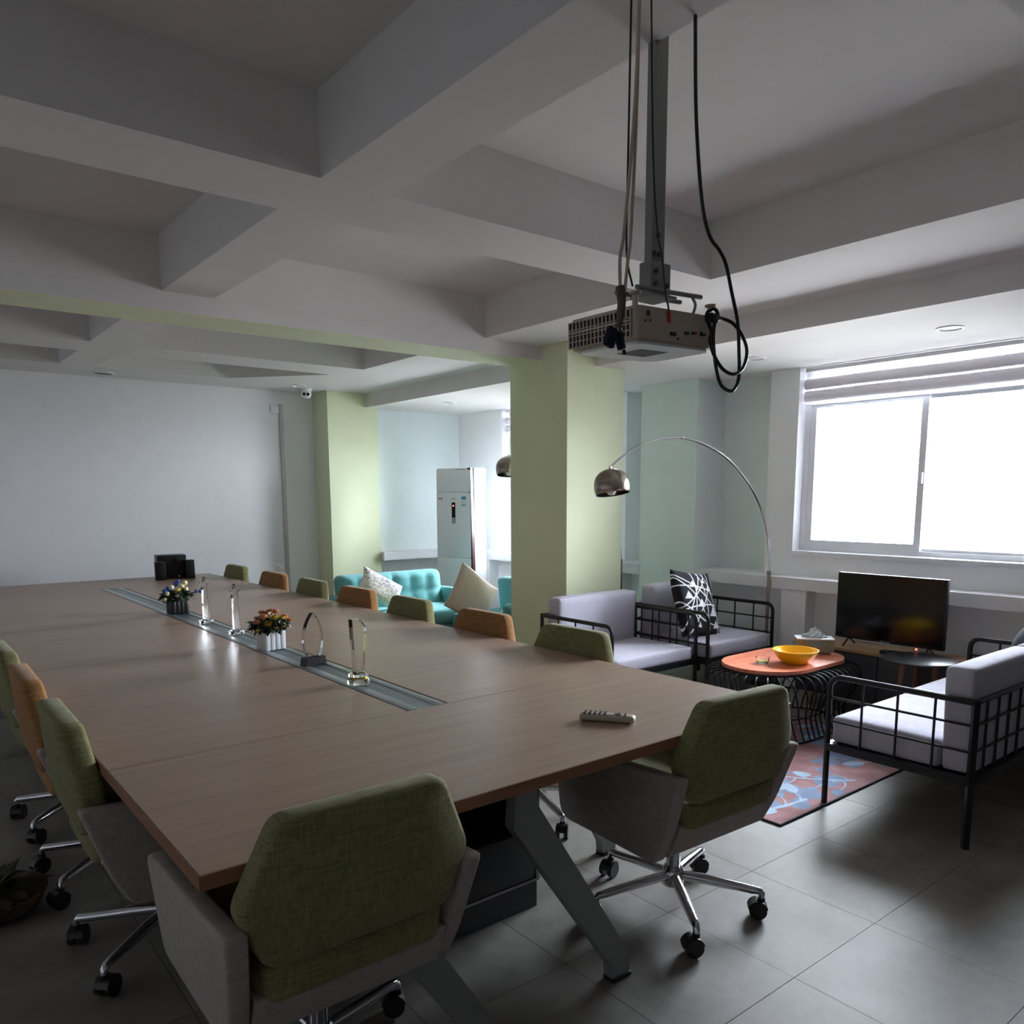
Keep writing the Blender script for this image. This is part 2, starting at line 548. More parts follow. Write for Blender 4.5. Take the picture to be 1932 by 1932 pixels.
for y0, y1, xb_ in ((YN, 3.78, 5.68), (3.78, 4.36, 5.88), (4.98, 5.33, 5.88), (5.33, 8.1, 5.68)):
    lg.box(5.47, xb_, y0, y1, .765, .855)
struct(lg.build('trim_1', SILL, smooth=False), 'white ledge running along the window wall', 'ledge')
struct(MB().box(4.49, 5.47, 7.93, 8.1, .765, .86).build('trim_2', SILL, smooth=False), 'white ledge on the far wall beside the air conditioner', 'ledge')

# pillars
p1 = struct(MB().box(4.06, 4.65, 4.42, 5.09, 0, ZS + .05).build('pillar', GREEN, smooth=False), 'pale green square pillar in the middle, behind the grey armchairs', 'pillar')
p2 = struct(MB().box(3.89, 4.49, 8.0, YF + .1, 0, ZS + .05).build('pillar', GREEN, smooth=False), 'pale green pillar against the far wall by the teal sofa', 'pillar')

# windows
def window(name, label, y0, y1, n_sash=2):
    w = struct(thing(name, label, 'window', (5.79, (y0 + y1) / 2, 1.04)), label, 'window')
    h = (y1 - y0) / 2; Z = 1.41
    f = MB()
    f.box(-.03, .05, -h, -h + .045, 0, Z).box(-.03, .05, h - .045, h, 0, Z)
    f.box(-.03, .05, -h + .045, h - .045, 0, .045).box(-.03, .05, -h + .045, h - .045, Z - .04, Z)
    f.box(-.03, .05, -h + .045, h - .045, 1.13, 1.165)
    f.build('window_frame', FRAMEW, w, smooth=False)
    MB().box(-.15, -.02, -h - .0, h + .0, -.02, .012, bev=.004).build('window_sill', FRAMEW, w)
    sw_ = (2 * h - .09) / n_sash
    for k in range(n_sash):
        b = h - .045 - sw_ * k; a = b - sw_ - .0; b += .045 if k else 0; xo = (-.012, .02)[k % 2]
        s_ = MB()
        a_, b_ = (a, b)
        t = .048
        s_.box(xo - .012, xo + .012, a_, a_ + t, .045, 1.13).box(xo - .012, xo + .012, b_ - t, b_, .045, 1.13)
        s_.box(xo - .012, xo + .012, a_ + t, b_ - t, .045, .045 + (.05 if k == 0 else .02)).box(xo - .012, xo + .012, a_ + t, b_ - t, 1.105, 1.13)
        so = s_.build('sash', FRAMEW, w, smooth=False)
        MB().box(xo - .003, xo + .003, a_ + t, b_ - t, .06, 1.11).build('pane', PANE, so, smooth=False)
    MB().box(.0, .006, -h + .045, h - .045, 1.165, Z - .04).build('pane', PANE, w, smooth=False)
    MB().box(-.05, -.012, h - .045 - sw_ + .006, h - .045 - sw_ + .026, .52, .60, bev=.004).build('window_latch', FRAMEW, w)
    return w
window('window_1', 'large white sliding window behind the television', 1.66, 3.53)
window('window_2', 'white window partly hidden behind the green pillar', 5.70, 7.25)
# folded blinds over the transoms
def blind(y0, y1, label):
    b = thing('roman_blind', label, 'blind', (5.715, (y0 + y1) / 2, 2.2))
    h = (y1 - y0) / 2 - .02
    for z, t, rr in ((.035, .022, .042), (.125, .028, .04)):
        pr = []
        for k in range(14):
            a = 2 * PI * k / 14
            pr.append((math.cos(a) * t, z + math.sin(a) * rr))
        m_ = MB(); nseg = 24
        vs = []
        for s_ in range(nseg + 1):
            yy = -h + 2 * h * s_ / nseg
            sag = .0018 * math.sin(s_ * .45)
            for (px, pz) in pr: vs.append((px, yy, pz + sag))
        n_ = len(pr)
        fs = [(s_ * n_ + k, s_ * n_ + (k + 1) % n_, (s_ + 1) * n_ + (k + 1) % n_, (s_ + 1) * n_ + k) for s_ in range(nseg) for k in range(n_)]
        fs += [tuple(range(n_)), tuple(range(nseg * n_, nseg * n_ + n_))]
        m_.add(vs, fs).build('fold', BLIND, b, angle=60)
    MB().box(-.012, .012, -h, h, .215, .245, bev=.004).build('head_rail', FRAMEW, b)
    for yy in (-h * .75, 0, h * .75):
        MB().cyl((0, yy, .16), (0, yy, .22), .0015, seg=6).build('cord', BLIND, b)
blind(1.66, 3.53, 'white roman blind gathered at the top of the large window')
blind(5.70, 7.25, 'white roman blind on the window behind the green pillar')

# ceiling fittings
def downlight(x, y, z, r, label, name='recessed_downlight'):
    d = thing(name, label, 'light', (x, y, z), group='unlit recessed ceiling lights')
    MB().lathe([(r, 0.0), (r, -.006), (r * .82, -.009), (r * .78, -.002), (r * .78, 0.0)], 32).build('trim_ring', WHITEP, d)
    MB().lathe([(r * .78, -.002), (r * .5, -.004), (0.0001, -.004)], 24).build('diffuser', mat('frosted_diffuser', (215, 214, 212), .5, noise=.02), d)
downlight(5.02, 2.17, ZB, .075, 'larger-looking unlit ceiling downlight above the television')
downlight(5.01, 3.485, ZB, .075, 'unlit ceiling downlight beside the hanging projector cable loop')
downlight(4.82, 7.06, ZB, .07, 'unlit downlight above the white air conditioner')
downlight(3.5, 7.82, ZS, .075, 'unlit downlight just above the ceiling camera')
sp = thing('ceiling_speaker', 'round grey ceiling speaker at the far left of the room', 'speaker', (1.74, 8.06, ZS))
MB().lathe([(.10, 0), (.10, -.008), (.09, -.012), (.088, -.004)], 32).build('rim', WHITEP, sp)
MB().lathe([(.088, -.006), (.04, -.009), (.0001, -.01)], 32).build('grille', mat('grey_speaker_mesh', (120, 116, 112), .7, noise=.3, scale=400), sp)
cc = thing('dome_camera', 'small white security camera with two dark lenses by the far pillar', 'camera', (3.66, 8.0, ZS))
MB().lathe([(.06, 0), (.06, -.018), (.045, -.03)], 24).build('mount', WHITEP, cc)
MB().lathe([(.0001, -.10), (.03, -.095), (.048, -.075), (.053, -.05), (.045, -.025), (.03, -.02)], 24).build('housing', WHITEP, cc)
for dx in (-.022, .022):
    MB().cyl((dx - .02, -.04, -.058), (dx - .028, -.054, -.062), .016, seg=16).build('lens', BLACKP, cc)
MB().box(3.495, 3.535, YF - .02, YF, 0.0, 2.46, bev=.003).build('cable_duct', mat('beige_duct', (196, 190, 186), .6)).update_tag()
o = bpy.data.objects['cable_duct']; tag(o, 'slim beige cable duct running down the far wall', 'cable duct')
sb = thing('socket_box', 'small white socket box at the top of the far wall cable duct', 'socket', (3.45, YF, 2.41))
MB().box(-.043, .043, -.018, 0, -.043, .043, bev=.004).build('plate', WHITEP, sb)
MB().box(-.03, .03, -.021, -.0175, -.03, .03, bev=.002).build('switch', WHITEP, sb)

# ------------------------------------------------------------------ conference table
TX0, TX1, TY0, TY1, TZ = .442, 2.53, 1.555, 7.92, .75
SX0, SX1 = 1.405, 1.575
table = thing('conference_table', 'long light oak conference table with a metal cable channel down its middle', 'table', (1.486, 4.74, 0))
def TP(x0, x1, y0, y1, nm='table_panel'):
    g = .0012
    m_ = MB().box(x0 - 1.486 + g, x1 - 1.486 - g, y0 - 4.74 + g, y1 - 4.74 - g, TZ - .034, TZ, bev=.0012)
    m_.build(nm, [OAK], table, smooth=False)
ys = [2.345, 3.93, 5.52, 7.11]
TP(TX0, TX1, TY0, ys[0]); TP(TX0, TX1, ys[3], TY1)
for a, b in zip(ys[:-1], ys[1:]):
    TP(TX0, SX0, a, b); TP(SX1, TX1, a, b)
# edge bands
def eb(x0, x1, y0, y1):
    MB().box(x0 - 1.486, x1 - 1.486, y0 - 4.74, y1 - 4.74, TZ - .0335, TZ - .0008).build('edge_band', OAKEDGE, table, smooth=False)
eb(TX0 - .0015, TX1 + .0015, TY0 - .0015, TY0 + .0005); eb(TX0 - .0015, TX1 + .0015, TY1 - .0005, TY1 + .0015)
eb(TX0 - .0015, TX0 + .0005, TY0, TY1); eb(TX1 - .0005, TX1 + .0015, TY0, TY1)
# cable channel pieces
w = SX1 - SX0
for a, b in zip(ys[:-1], ys[1:]):
    y0, y1 = a - 4.74 + .002, b - 4.74 - .002; x0 = SX0 - 1.486
    base = MB().box(x0 + .001, x0 + w - .001, y0, y1, TZ - .03, TZ - .012).build('channel_base', TRAYD, table, smooth=False)
    MB().box(x0 + .006, x0 + .046, y0, y1, TZ - .012, TZ + .001, bev=.001).build('channel_rail', TRAY, table)
    MB().box(x0 + w - .046, x0 + w - .012, y0, y1, TZ - .012, TZ + .001, bev=.001).build('channel_rail', TRAY, table)
    for k in range(4):
        xx = x0 + .052 + k * .0185
        MB().box(xx, xx + .0125, y0, y1, TZ - .012, TZ - .002, bev=.001).build('channel_slat', TRAY, table)
# understructure
MB().box(-.95, .95, -2.9, -2.86, TZ - .09, TZ - .034).box(-.95, .95, 2.86, 2.9, TZ - .09, TZ - .034).box(-.9, -.86, -2.86, 2.86, TZ - .09, TZ - .034).box(.86, .9, -2.86, 2.86, TZ - .09, TZ - .034).build('under_frame', BLACKM, table, smooth=False)
def bladeleg(xf, yf, xt, M=None):
    m_ = MB()
    w_ = .062
    s_ = 1 if xf > xt else -1
    poly = [(xt - .035 * 1, TZ - .035), (xt + .04, TZ - .035), (xt + .04, TZ - .09), (xf + s_ * .03, .075), (xf + s_ * .03, .014), (xf - s_ * .045, .014), (xf - s_ * .05, .06), (xt - s_ * .045, TZ - .14)]
    m_.prism(poly, yf - .019, yf + .019, axis='y', M=T(-1.486, -4.74, 0))
    lo = m_.build('leg', GREYLEG, table, smooth=False)
    MB().box(xf - .045 - 1.486, xf + .035 - 1.486, yf - .024 - 4.74, yf + .024 - 4.74, 0, .014, bev=.003).build('foot_pad', BLACKP, lo)
bladeleg(1.70, 1.60, 1.31)
bladeleg(1.17, 1.60, .79)
bladeleg(2.30, 2.24, 1.98); bladeleg(.68, 2.24, .98)
bladeleg(1.80, 5.3, 1.45); bladeleg(1.15, 5.3, 1.5); bladeleg(1.70, 7.6, 1.31); bladeleg(2.3, 7.2, 1.98); bladeleg(2.3, 3.9, 1.98)

# pedestal cabinet below table
cab = thing('under_table_cabinet', 'black and dark grey cabinet standing under the near end of the table', 'cabinet', (1.42, 2.30, 0))
c_ = MB()
c_.box(-.36, .36, -.21, .21, 0, .10)
c_.build('plinth', DKGREY, cab, smooth=False)
MB().box(-.36, .36, -.225, -.205, .108, .118).box(.345, .36, -.225, -.205, .118, .46).build('metal_strip', TRAY, cab, smooth=False)
MB().box(-.36, .36, -.21, .21, .118, .31).build('body', BLACKBOARD, cab, smooth=False)
MB().box(-.355, .343, -.222, -.21, .12, .305, bev=.003).build('front_panel', DKGREY, cab)
MB().box(-.36, -.34, -.21, .21, .31, .60).box(.34, .36, -.21, .21, .31, .60).box(-.34, .34, .19, .21, .31, .60).box(-.36, .36, -.21, .21, .60, .62).build('open_shelf', BLACKBOARD, cab, smooth=False)

# ------------------------------------------------------------------ office chairs (front faces +y)
def rounded_poly(poly, r, n=4):
    out = []
    N_ = len(poly)
    for i in range(N_):
        p = Vector(poly[i]); a = Vector(poly[i - 1]); b = Vector(poly[(i + 1) % N_])
        da = (a - p); db = (b - p)
        rr = min(r if not isinstance(r, (list, tuple)) else r[i], da.length * .45, db.length * .45)
        s0 = p + da.normalized() * rr; s1 = p + db.normalized() * rr
        for k in range(n + 1):
            t = k / n
            out.append(tuple((1 - t) ** 2 * s0 + 2 * t * (1 - t) * p + t * t * s1))
    return out
def slab(poly, fy, th, r_edge=.014):
    """thick soft panel: poly in (x,z), fy(x,z) rear surface y, thickness th toward +y, rounded rims"""
    m_ = MB(); n = len(poly)
    cx = sum(p[0] for p in poly) / n; cz_ = sum(p[1] for p in poly) / n
    rings = [(0.0, 0.0, 'c'), (.5, 0, ''), (-1, 0.0, 'in'), (0, .35, 'out'), (0, .65, 'out'), (-1, 1.0, 'in'), (.5, 1, ''), (0, 1, 'c')]
    vs = []; rid = []
    def ring(shrink_abs, shrink_rel, d, puff=0):
        ids = []
        for (x, z) in poly:
            v = Vector((x - cx, z - cz_)); l = v.length
            v = v * (1 - shrink_rel) if shrink_rel else v * max(0, (l - shrink_abs) / l)
            X, Z_ = cx + v.x, cz_ + v.y
            ids.append(len(vs)); vs.append((X, fy(X, Z_) + d + puff, Z_))
        return ids
    R = [ring(0, .75, 0, -.006), ring(0, .4, 0, -.004), ring(r_edge, 0, 0), ring(r_edge * .3, 0, r_edge * .3), ring(0, 0, r_edge), ring(0, 0, th - r_edge), ring(r_edge * .3, 0, th - r_edge * .3), ring(r_edge, 0, th), ring(0, .4, th, .008), ring(0, .75, th, .012)]
    fs = []
    for a, b in zip(R[:-1], R[1:]):
        for i in range(n): fs.append((a[i], a[(i + 1) % n], b[(i + 1) % n], b[i]))
    fs += [tuple(R[0][::-1]), tuple(R[-1])]
    m_.add(vs, fs)
    return m_
def make_chair(label, fab, group, arm_m=GREYF):
    t = thing('office_chair', label, 'chair', group=group)
    # backrest
    bp = rounded_poly([(-.225, .525), (.225, .525), (.285, .665), (.20, .86), (-.20, .86), (-.285, .665)], [.03, .03, .03, .035, .035, .03], 5)
    fy = lambda x, z: -.285 - .10 * (z - .52) + .25 * max(0, abs(x) - .10) ** 1.6
    slab(bp, fy, .07, .016).build('backrest', fab, t, angle=50)
    lp = rounded_poly([(-.215, .43), (.215, .43), (.225, .515), (-.225, .515)], .02, 4)
    slab(lp, lambda x, z: -.255 + .25 * max(0, abs(x) - .10) ** 1.6, .05, .012).build('lumbar_pad', fab, t, angle=50)
    # seat cushion
    MB().cushion(.46, .50, .09, .03, (0, 0, .012), 8, T(0, .03, .455)).build('seat', fab, t, angle=60)
    # shell: wrap-around arms and seat pan
    for s_ in (-1, 1):
        # side profile (y,z): outer panel leaning outwards
        prof = [(-.295, .635), (.31, .605), (.30, .32), (-.17, .305), (-.225, .42)]
        rp_ = rounded_poly(prof, [.02, .04, .05, .03, .04], 3)
        m_ = MB(); n = len(rp_)
        vs = []
        for inner in (0, 1):
            for (y, z) in rp_:
                k = (z - .305) / .33
                xo = .285 + .030 * k
                th = .05
                bev = 0
                vs.append((s_ * (xo - inner * th), y, z))
        # add mid bevel rings
        fs = [tuple(range(n - 1, -1, -1)), tuple(range(n, 2 * n))] + [(i, (i + 1) % n, n + (i + 1) % n, n + i) for i in range(n)]
        bm = bmesh.new()
        bv = [bm.verts.new(v) for v in vs]
        for f in fs: bm.faces.new([bv[i] for i in f])
        bmesh.ops.recalc_face_normals(bm, faces=bm.faces)
        ed = [e for e in bm.edges if len(e.link_faces) == 2 and e.calc_face_angle(0) > 1.0]
        bmesh.ops.bevel(bm, geom=ed, offset=.010, segments=2, affect='EDGES', profile=.5)
        bm.verts.index_update()
        m_.add([v.co[:] for v in bm.verts], [tuple(v.index for v in f.verts) for f in bm.faces])
        bm.free()
        m_.build('armrest', arm_m, t, angle=50)
    MB().prism(rounded_poly([(-.235, .44), (-.19, .325), (.29, .33), (.30, .42), (-.225, .445)], .012, 2), -.24, .24, axis='x').build('seat_shell', arm_m, t, angle=50)
    # base
    MB().cyl((0, .0, .13), (0, .0, .33), .025, seg=16).box(-.09, .09, -.09, .09, .312, .325).build('gas_column', CHROME, t)
    MB().lathe([(.034, .085), (.040, .09), (.042, .14), (.036, .15), (.03, .16)], 24).build('hub', CHROME, t)
    for k in range(5):
        a = 2 * PI * k / 5 + .35
        M = RZ(a)
        m_ = MB()
        m_.tube([(.03, 0, .125), (.12, 0, .118), (.28, 0, .10), (.303, 0, .098), (.312, 0, .09), (.312, 0, .06)], [.019, .019, .015, .013, .012, .011], 10, M=M)
        lg_ = m_.build('base_leg', CHROME, t, angle=50)
        c = MB()
        ca = random.uniform(0, 6.28)
        MM = M @ T(.312, 0, 0) @ RZ(ca)
        c.cyl((-.012, .010, .031), (-.012, .027, .031), .031, seg=20, M=MM)
        c.cyl((-.012, -.027, .031), (-.012, -.010, .031), .031, seg=20, M=MM)
        hood = []
        for q in range(9):
            aa = PI * .05 + PI * .9 * q / 8
            hood.append((-.012 + .035 * math.cos(aa), .032 + .035 * math.sin(aa)))
        hood += [(-.012 + .024 * math.cos(PI * .95 - PI * .9 * q / 8), .032 + .024 * math.sin(PI * .95 - PI * .9 * q / 8)) for q in range(9)]
        c.prism(hood, -.024, .024, axis='y', M=MM)
        c.cyl((0, 0, .05), (0, 0, .075), .013, seg=12, M=MM)
        c.build('caster', BLACKP, lg_, angle=50)
    return t
G_R = 'swivel chairs along the right side of the table'
G_L = 'swivel chairs along the left side of the table'
G_N = 'swivel chairs at the near end of the table'
chairG = make_chair('moss green office chair at the near end, largest chair, at the bottom centre', GREENF, G_N)
chairG.location = (.775, 1.775, 0); chairG.rotation_euler = (0, 0, -.0)
dup(chairG, (2.165, 1.775, 0), -.03, 'moss green office chair at the near right table corner, chrome base in view', G_N)
chairO = make_chair('ochre orange office chair', ORANGEF, G_R)
xr = 2.33
names_r = [('green', 2.77, 'green swivel chair beside the grey metal armchair, nearest of the right row'),
 ('orange', 3.50, 'orange swivel chair in front of the middle green pillar, second of the right row'),
 ('green', 4.28, 'green swivel chair in front of the beige cushion, third of the right row'),
 ('orange', 4.98, 'orange swivel chair in front of the speckled yellow cushion, fourth of the right row'),
 ('green', 5.72, 'green swivel chair at the left end of the teal sofa, fifth of the right row'),
 ('orange', 6.47, 'orange swivel chair in front of the cable duct, sixth of the right row'),
 ('green', 7.36, 'green swivel chair at the far right corner of the table, last of the right row')]
first = True
for c, y, lb in names_r:
    rz = PI / 2 + random.uniform(-.03, .03)
    if c == 'orange' and first:
        chairO.location = (xr, y, 0); chairO.rotation_euler = (0, 0, rz); chairO['label'] = lb; first = False
    else:
        dup(chairG if c == 'green' else chairO, (xr, y, 0), rz, lb, G_R)
for c, y, lb in (('green', 2.69, 'dark green swivel chair nearest the camera on the left side of the table'),
                 ('orange', 3.38, 'orange swivel chair between two green ones on the left side of the table'),
                 ('green', 4.06, 'green swivel chair at the left picture edge, furthest visible of the left row')):
    dup(chairG if c == 'green' else chairO, (.665, y, 0), -PI / 2 + random.uniform(-.02, .02), lb, G_L)

# ------------------------------------------------------------------ things on the table
def black_box_speaker(name, label, x, y, w_, d_, h_, port, rz=0, cat='speaker', group='black desktop speaker set'):
    s_ = thing(name, label, cat, (x, y, TZ), rz, group)
    MB().box(-w_ / 2, w_ / 2, -d_ / 2, d_ / 2, 0, h_, bev=.004).build('cabinet', BLACKP, s_)
    if port:
        MB().lathe([(.032, 0), (.032, .003), (.026, .003), (.022, -.02), (.0001, -.02)], 24, M=T(w_ * .08, -d_ / 2, h_ * .74) @ RX(PI / 2)).build('bass_port', BLACKBOARD, s_)
        MB().cyl((w_ * .22, -d_ / 2 - .006, .022), (w_ * .22, -d_ / 2 + .002, .022), .009, seg=16).build('volume_knob', CHROME, s_)
    else:
        MB().box(-w_ / 2 + .006, w_ / 2 - .006, -d_ / 2 - .004, -d_ / 2, .008, h_ - .008, bev=.002).build('speaker_grille', BLACKBOARD, s_)
black_box_speaker('subwoofer', 'black subwoofer box in the middle of the far-end speaker set', 2.115, 7.70, .25, .17, .215, True, -.12)
black_box_speaker('desktop_speaker', 'small black desktop speaker left of the subwoofer', 1.985, 7.56, .09, .08, .165, False, -.15)
black_box_speaker('desktop_speaker', 'small black desktop speaker right of the subwoofer', 2.245, 7.565, .075, .08, .17, False, -.15)

def cube_planter(x, y, m, label, flowers, group, sz=.10, h=.088, sprig=False, rz=0.06, spread=.10):
    rd = random.Random(int(x * 100 + y * 10))
    pl = thing('flower_pot', label, 'flower arrangement', (x, y, TZ + .001), rz, group)
    b_ = MB()
    b_.box(-sz / 2 + .004, sz / 2 - .004, -sz / 2 + .004, sz / 2 - .004, .001, h - .004)
    b_.build('inner_pot', m, pl, smooth=False)
    n = 4
    for sx, sy, ax in ((0, -1, 0), (0, 1, 0), (-1, 0, 1), (1, 0, 1)):
        for k in range(n):
            c0 = -sz / 2 + (k + .5) * sz / n
            if ax == 0: MB().box(c0 - sz / n * .44, c0 + sz / n * .44, sy * (sz / 2 - .004), sy * (sz / 2 + .001), 0, h, bev=.002).build('pot_slat', m, pl)
            else: MB().box(sx * (sz / 2 - .004), sx * (sz / 2 + .001), c0 - sz / n * .44, c0 + sz / n * .44, 0, h, bev=.002).build('pot_slat', m, pl)
    # foliage
    lf = MB()
    for k in range(420):
        a = rd.uniform(0, 2 * PI); e = rd.uniform(-.35, 1.1); R = rd.uniform(.25, .85) * spread
        c = Vector((math.cos(a) * math.cos(e) * R, math.sin(a) * math.cos(e) * R, h + .018 + max(-.01, math.sin(e) * R * .62)))
        M = T(*c) @ RZ(a) @ RY(rd.uniform(-.6, 1.0)) @ RX(rd.uniform(-.5, .5))
        l = rd.uniform(.026, .044); ww_ = l * .34
        lf.add([(0, 0, 0), (l * .4, ww_, .003), (l, 0, -.002), (l * .4, -ww_, .003), (l * .45, 0, .007)], [(0, 1, 4), (1, 2, 4), (2, 3, 4), (3, 0, 4)], M)
    lo = lf.build('leaves', LEAF, pl); lo['kind'] = 'stuff'
    for (fx, fy_, fz, r, fm, kind) in flowers:
        f_ = MB()
        if kind == 'ball':
            for q in range(3):
                f_.lathe([(.0001, -r), (r * .6, -r * .8), (r * .95, -r * .2), (r * .9, r * .3), (r * .6, r * .75), (r * .25, r * .85), (.0001, r * .7)], 12, M=T(0, 0, 0) @ RX(q * .35) @ RY(q * .3))
        else:
            for ring, (nn, rr, tilt) in enumerate(((7, 1.0, .35), (6, .75, .8), (5, .5, 1.2), (3, .25, 1.45))):
                for k in range(nn):
                    a = 2 * PI * k / nn + ring * .5
                    M = RZ(a) @ T(r * rr * .25, 0, -r * .2) @ RY(-tilt)
                    L_ = r * (.9 if ring < 2 else .75); Wd = r * .5
                    f_.add([(0, -Wd * .4, 0), (0, Wd * .4, 0), (L_ * .6, Wd, .1 * r), (L_ * .6, -Wd, .1 * r), (L_, 0, .25 * r), (L_ * .55, 0, -.1 * r)], [(0, 1, 5), (1, 2, 5), (2, 4, 5), (4, 3, 5), (3, 0, 5)], M)
            f_.lathe([(.0001, -r * .5), (r * .35, -r * .3), (r * .4, .0), (r * .2, r * .3), (.0001, r * .35)], 8)
        M = T(fx, fy_, h + fz) @ RX(rd.uniform(-.5, .5)) @ RY(rd.uniform(-.5, .5))
        f2 = MB(); f2.add(f_.v, f_.f, M)
        f2.build('flower', fm, pl, angle=70)
    if sprig:
        st = MB().tube(bez([(.02, 0, h), (.07, -.01, h + .03), (.13, -.035, h + .04)], 5), .002, 6)
        for k in range(16):
            tt = k / 16
            c = Vector((.05 + tt * .09, -.005 - tt * .03, h + .025 + tt * .018))
            st.add([(0, 0, 0), (.012, .005, .004), (.026, 0, 0), (.012, -.005, .004)], [(0, 1, 2, 3)], T(*c) @ RZ(rd.uniform(-1.4, 1.4)) @ RX(rd.uniform(0, 2)))
        st.build('sprig', LEAF, pl)
        MB().lathe([(.0001, -.014), (.011, -.008), (.013, 0), (.009, .01), (.0001, .012)], 10, M=T(.14, -.038, h + .043)).build('flower', BLUEFL, pl)
        MB().lathe([(.0001, -.014), (.010, -.008), (.012, 0), (.008, .01), (.0001, .012)], 10, M=T(.115, -.03, h + .045)).build('flower', BLUEFL, pl)
G_P = 'artificial flower pots on the table channel'
fl1 = [(-.045, -.045, .085, .016, CREAMFL, 'ball'), (-.075, -.05, .045, .015, CREAMFL, 'ball'), (-.01, -.055, .06, .022, YELFL, 'rose'), (.025, -.03, .085, .016, CREAMFL, 'ball'), (.045, -.03, .105, .017, CREAMFL, 'ball'), (.045, -.045, .065, .015, CREAMFL, 'ball'), (0.0, 0.0, .10, .018, BLUEFL, 'ball'), (-.05, .0, .07, .02, BLUEFL, 'ball'), (-.09, -.045, .008, .014, CREAMFL, 'ball'), (.01, -.01, .115, .013, BLUEFL, 'ball'), (-.08, -.02, .06, .016, BLUEFL, 'ball'), (-.02, -.065, .03, .013, CREAMFL, 'ball')]
cube_planter(1.49, 5.33, BLACKP, 'black slatted cube pot with cream and blue artificial flowers', fl1, G_P, .105, .09, True)
fl2 = [(-.05, -.03, .07, .026, PEACHFL, 'rose'), (-.08, -.03, .05, .022, PEACHFL, 'rose'), (.0, -.05, .065, .024, YELFL, 'rose'), (.045, -.04, .06, .018, YELFL, 'rose'), (.07, -.01, .06, .024, PEACHFL, 'rose'), (.085, -.03, .045, .02, PEACHFL, 'rose'), (-.04, -.06, .04, .021, YELFL, 'rose'), (0, 0, .085, .024, PEACHFL, 'rose'), (-.03, .02, .085, .022, PEACHFL, 'rose'), (.04, .02, .085, .022, PEACHFL, 'rose'), (-.085, -.05, .012, .014, YELFL, 'rose'), (.035, -.07, .03, .013, YELFL, 'ball'), (-.005, -.07, .02, .011, YELFL, 'ball'), (-.02, -.03, .085, .015, CREAMFL, 'rose')]
cube_planter(1.485, 3.77, WHITEP, 'white slatted cube pot with peach and yellow artificial roses', fl2, G_P, .105, .092)

def star_trophy(x, y, label, rz):
    t = thing('star_trophy', label, 'trophy', (x, y, TZ + .001), rz, 'crystal star trophies on the table channel')
    MB().box(-.035, .035, -.028, .028, 0, .018, bev=.003).build('base', CRYSTAL, t)
    MB().prism([(-.019, .018), (.019, .018), (.020, .12), (.013, .20), (-.013, .20), (-.020, .12)], -.009, .009, axis='y').build('stem', CRYSTAL, t, smooth=False)
    pts = []
    for k in range(10):
        a = PI / 2 + k * PI / 5; r = .037 if k % 2 == 0 else .016
        pts.append((r * math.cos(a), .232 + r * math.sin(a) * 1.15))
    MB().prism(pts, -.008, .008, axis='y').build('star', CRYSTAL, t, smooth=False)
star_trophy(1.5, 4.80, 'clear crystal star trophy beside the black flower pot', .35)
star_trophy(1.505, 4.31, 'clear crystal star trophy beside the white flower pot', .35)
t = thing('flame_trophy', 'clear leaf-shaped crystal trophy on a black base', 'trophy', (1.487, 3.29, TZ + .001), .2)
MB().prism([(-.055, 0), (.055, 0), (.048, .034), (-.048, .034)], -.024, .024, axis='y').build('base', BLACKP, t, smooth=False)
pr = [(-.028, .034)] + [(-.048 * math.sin(PI * (.22 + .78 * k / 14)) ** .8 if k < 14 else 0, .034 + .20 * k / 14) for k in range(1, 15)]
pr = [(-.030, .034), (-.042, .065), (-.049, .10), (-.048, .135), (-.040, .17), (-.026, .20), (-.004, .23), (.004, .232), (.026, .205), (.040, .17), (.048, .135), (.049, .10), (.042, .065), (.030, .034)]
MB().prism(pr, -.012, .012, axis='y').build('crystal_leaf', CRYSTAL, t, smooth=False)
t = thing('slanted_trophy', 'tall slant-topped crystal trophy on a round gold-flecked base, nearest of the trophies', 'trophy', (1.47, 2.83, TZ + .001), .15)
MB().lathe([(.0001, 0), (.044, 0), (.046, .004), (.046, .02), (.044, .024), (.0001, .024)], 32).build('base', CRYSTAL, t)
MB().lathe([(.0001, .0245), (.036, .0245), (.036, .030), (.0001, .030)], 32).build('gold_disc', GOLD, t)
MB().lathe([(.0001, .0305), (.040, .0305), (.041, .042), (.0001, .042)], 32).build('upper_base', CRYSTAL, t)
MB().prism([(-.020, .042), (.020, .042), (.036, .225), (.006, .262), (-.032, .262)], -.013, .013, axis='y').build('crystal_blade', CRYSTAL, t, smooth=False)

# remote control
rm = thing('remote_control', 'pale ivory remote control lying at the near right of the conference table', 'remote control', (1.853, 1.812, TZ + .001), -.95)
MB().cushion(.185, .046, .022, .010, (0, 0, .002), 8, T(0, 0, .012)).build('body', IVORY, rm, angle=60)
for i in range(5):
    for j in range(3):
        MB().cyl((-.075 + i * .017, -.013 + j * .013, .022), (-.075 + i * .017, -.013 + j * .013, .0275), .0045, seg=10).build('button', DKGREY, rm)
MB().cyl((.035, 0, .022), (.035, 0, .0272), .011, seg=16).build('button', DKGREY, rm)
for i in range(2):
    MB().cyl((.06, -.01 + i * .02, .022), (.06, -.01 + i * .02, .0265), .004, seg=10).build('button', RED if i else DKGREY, rm)

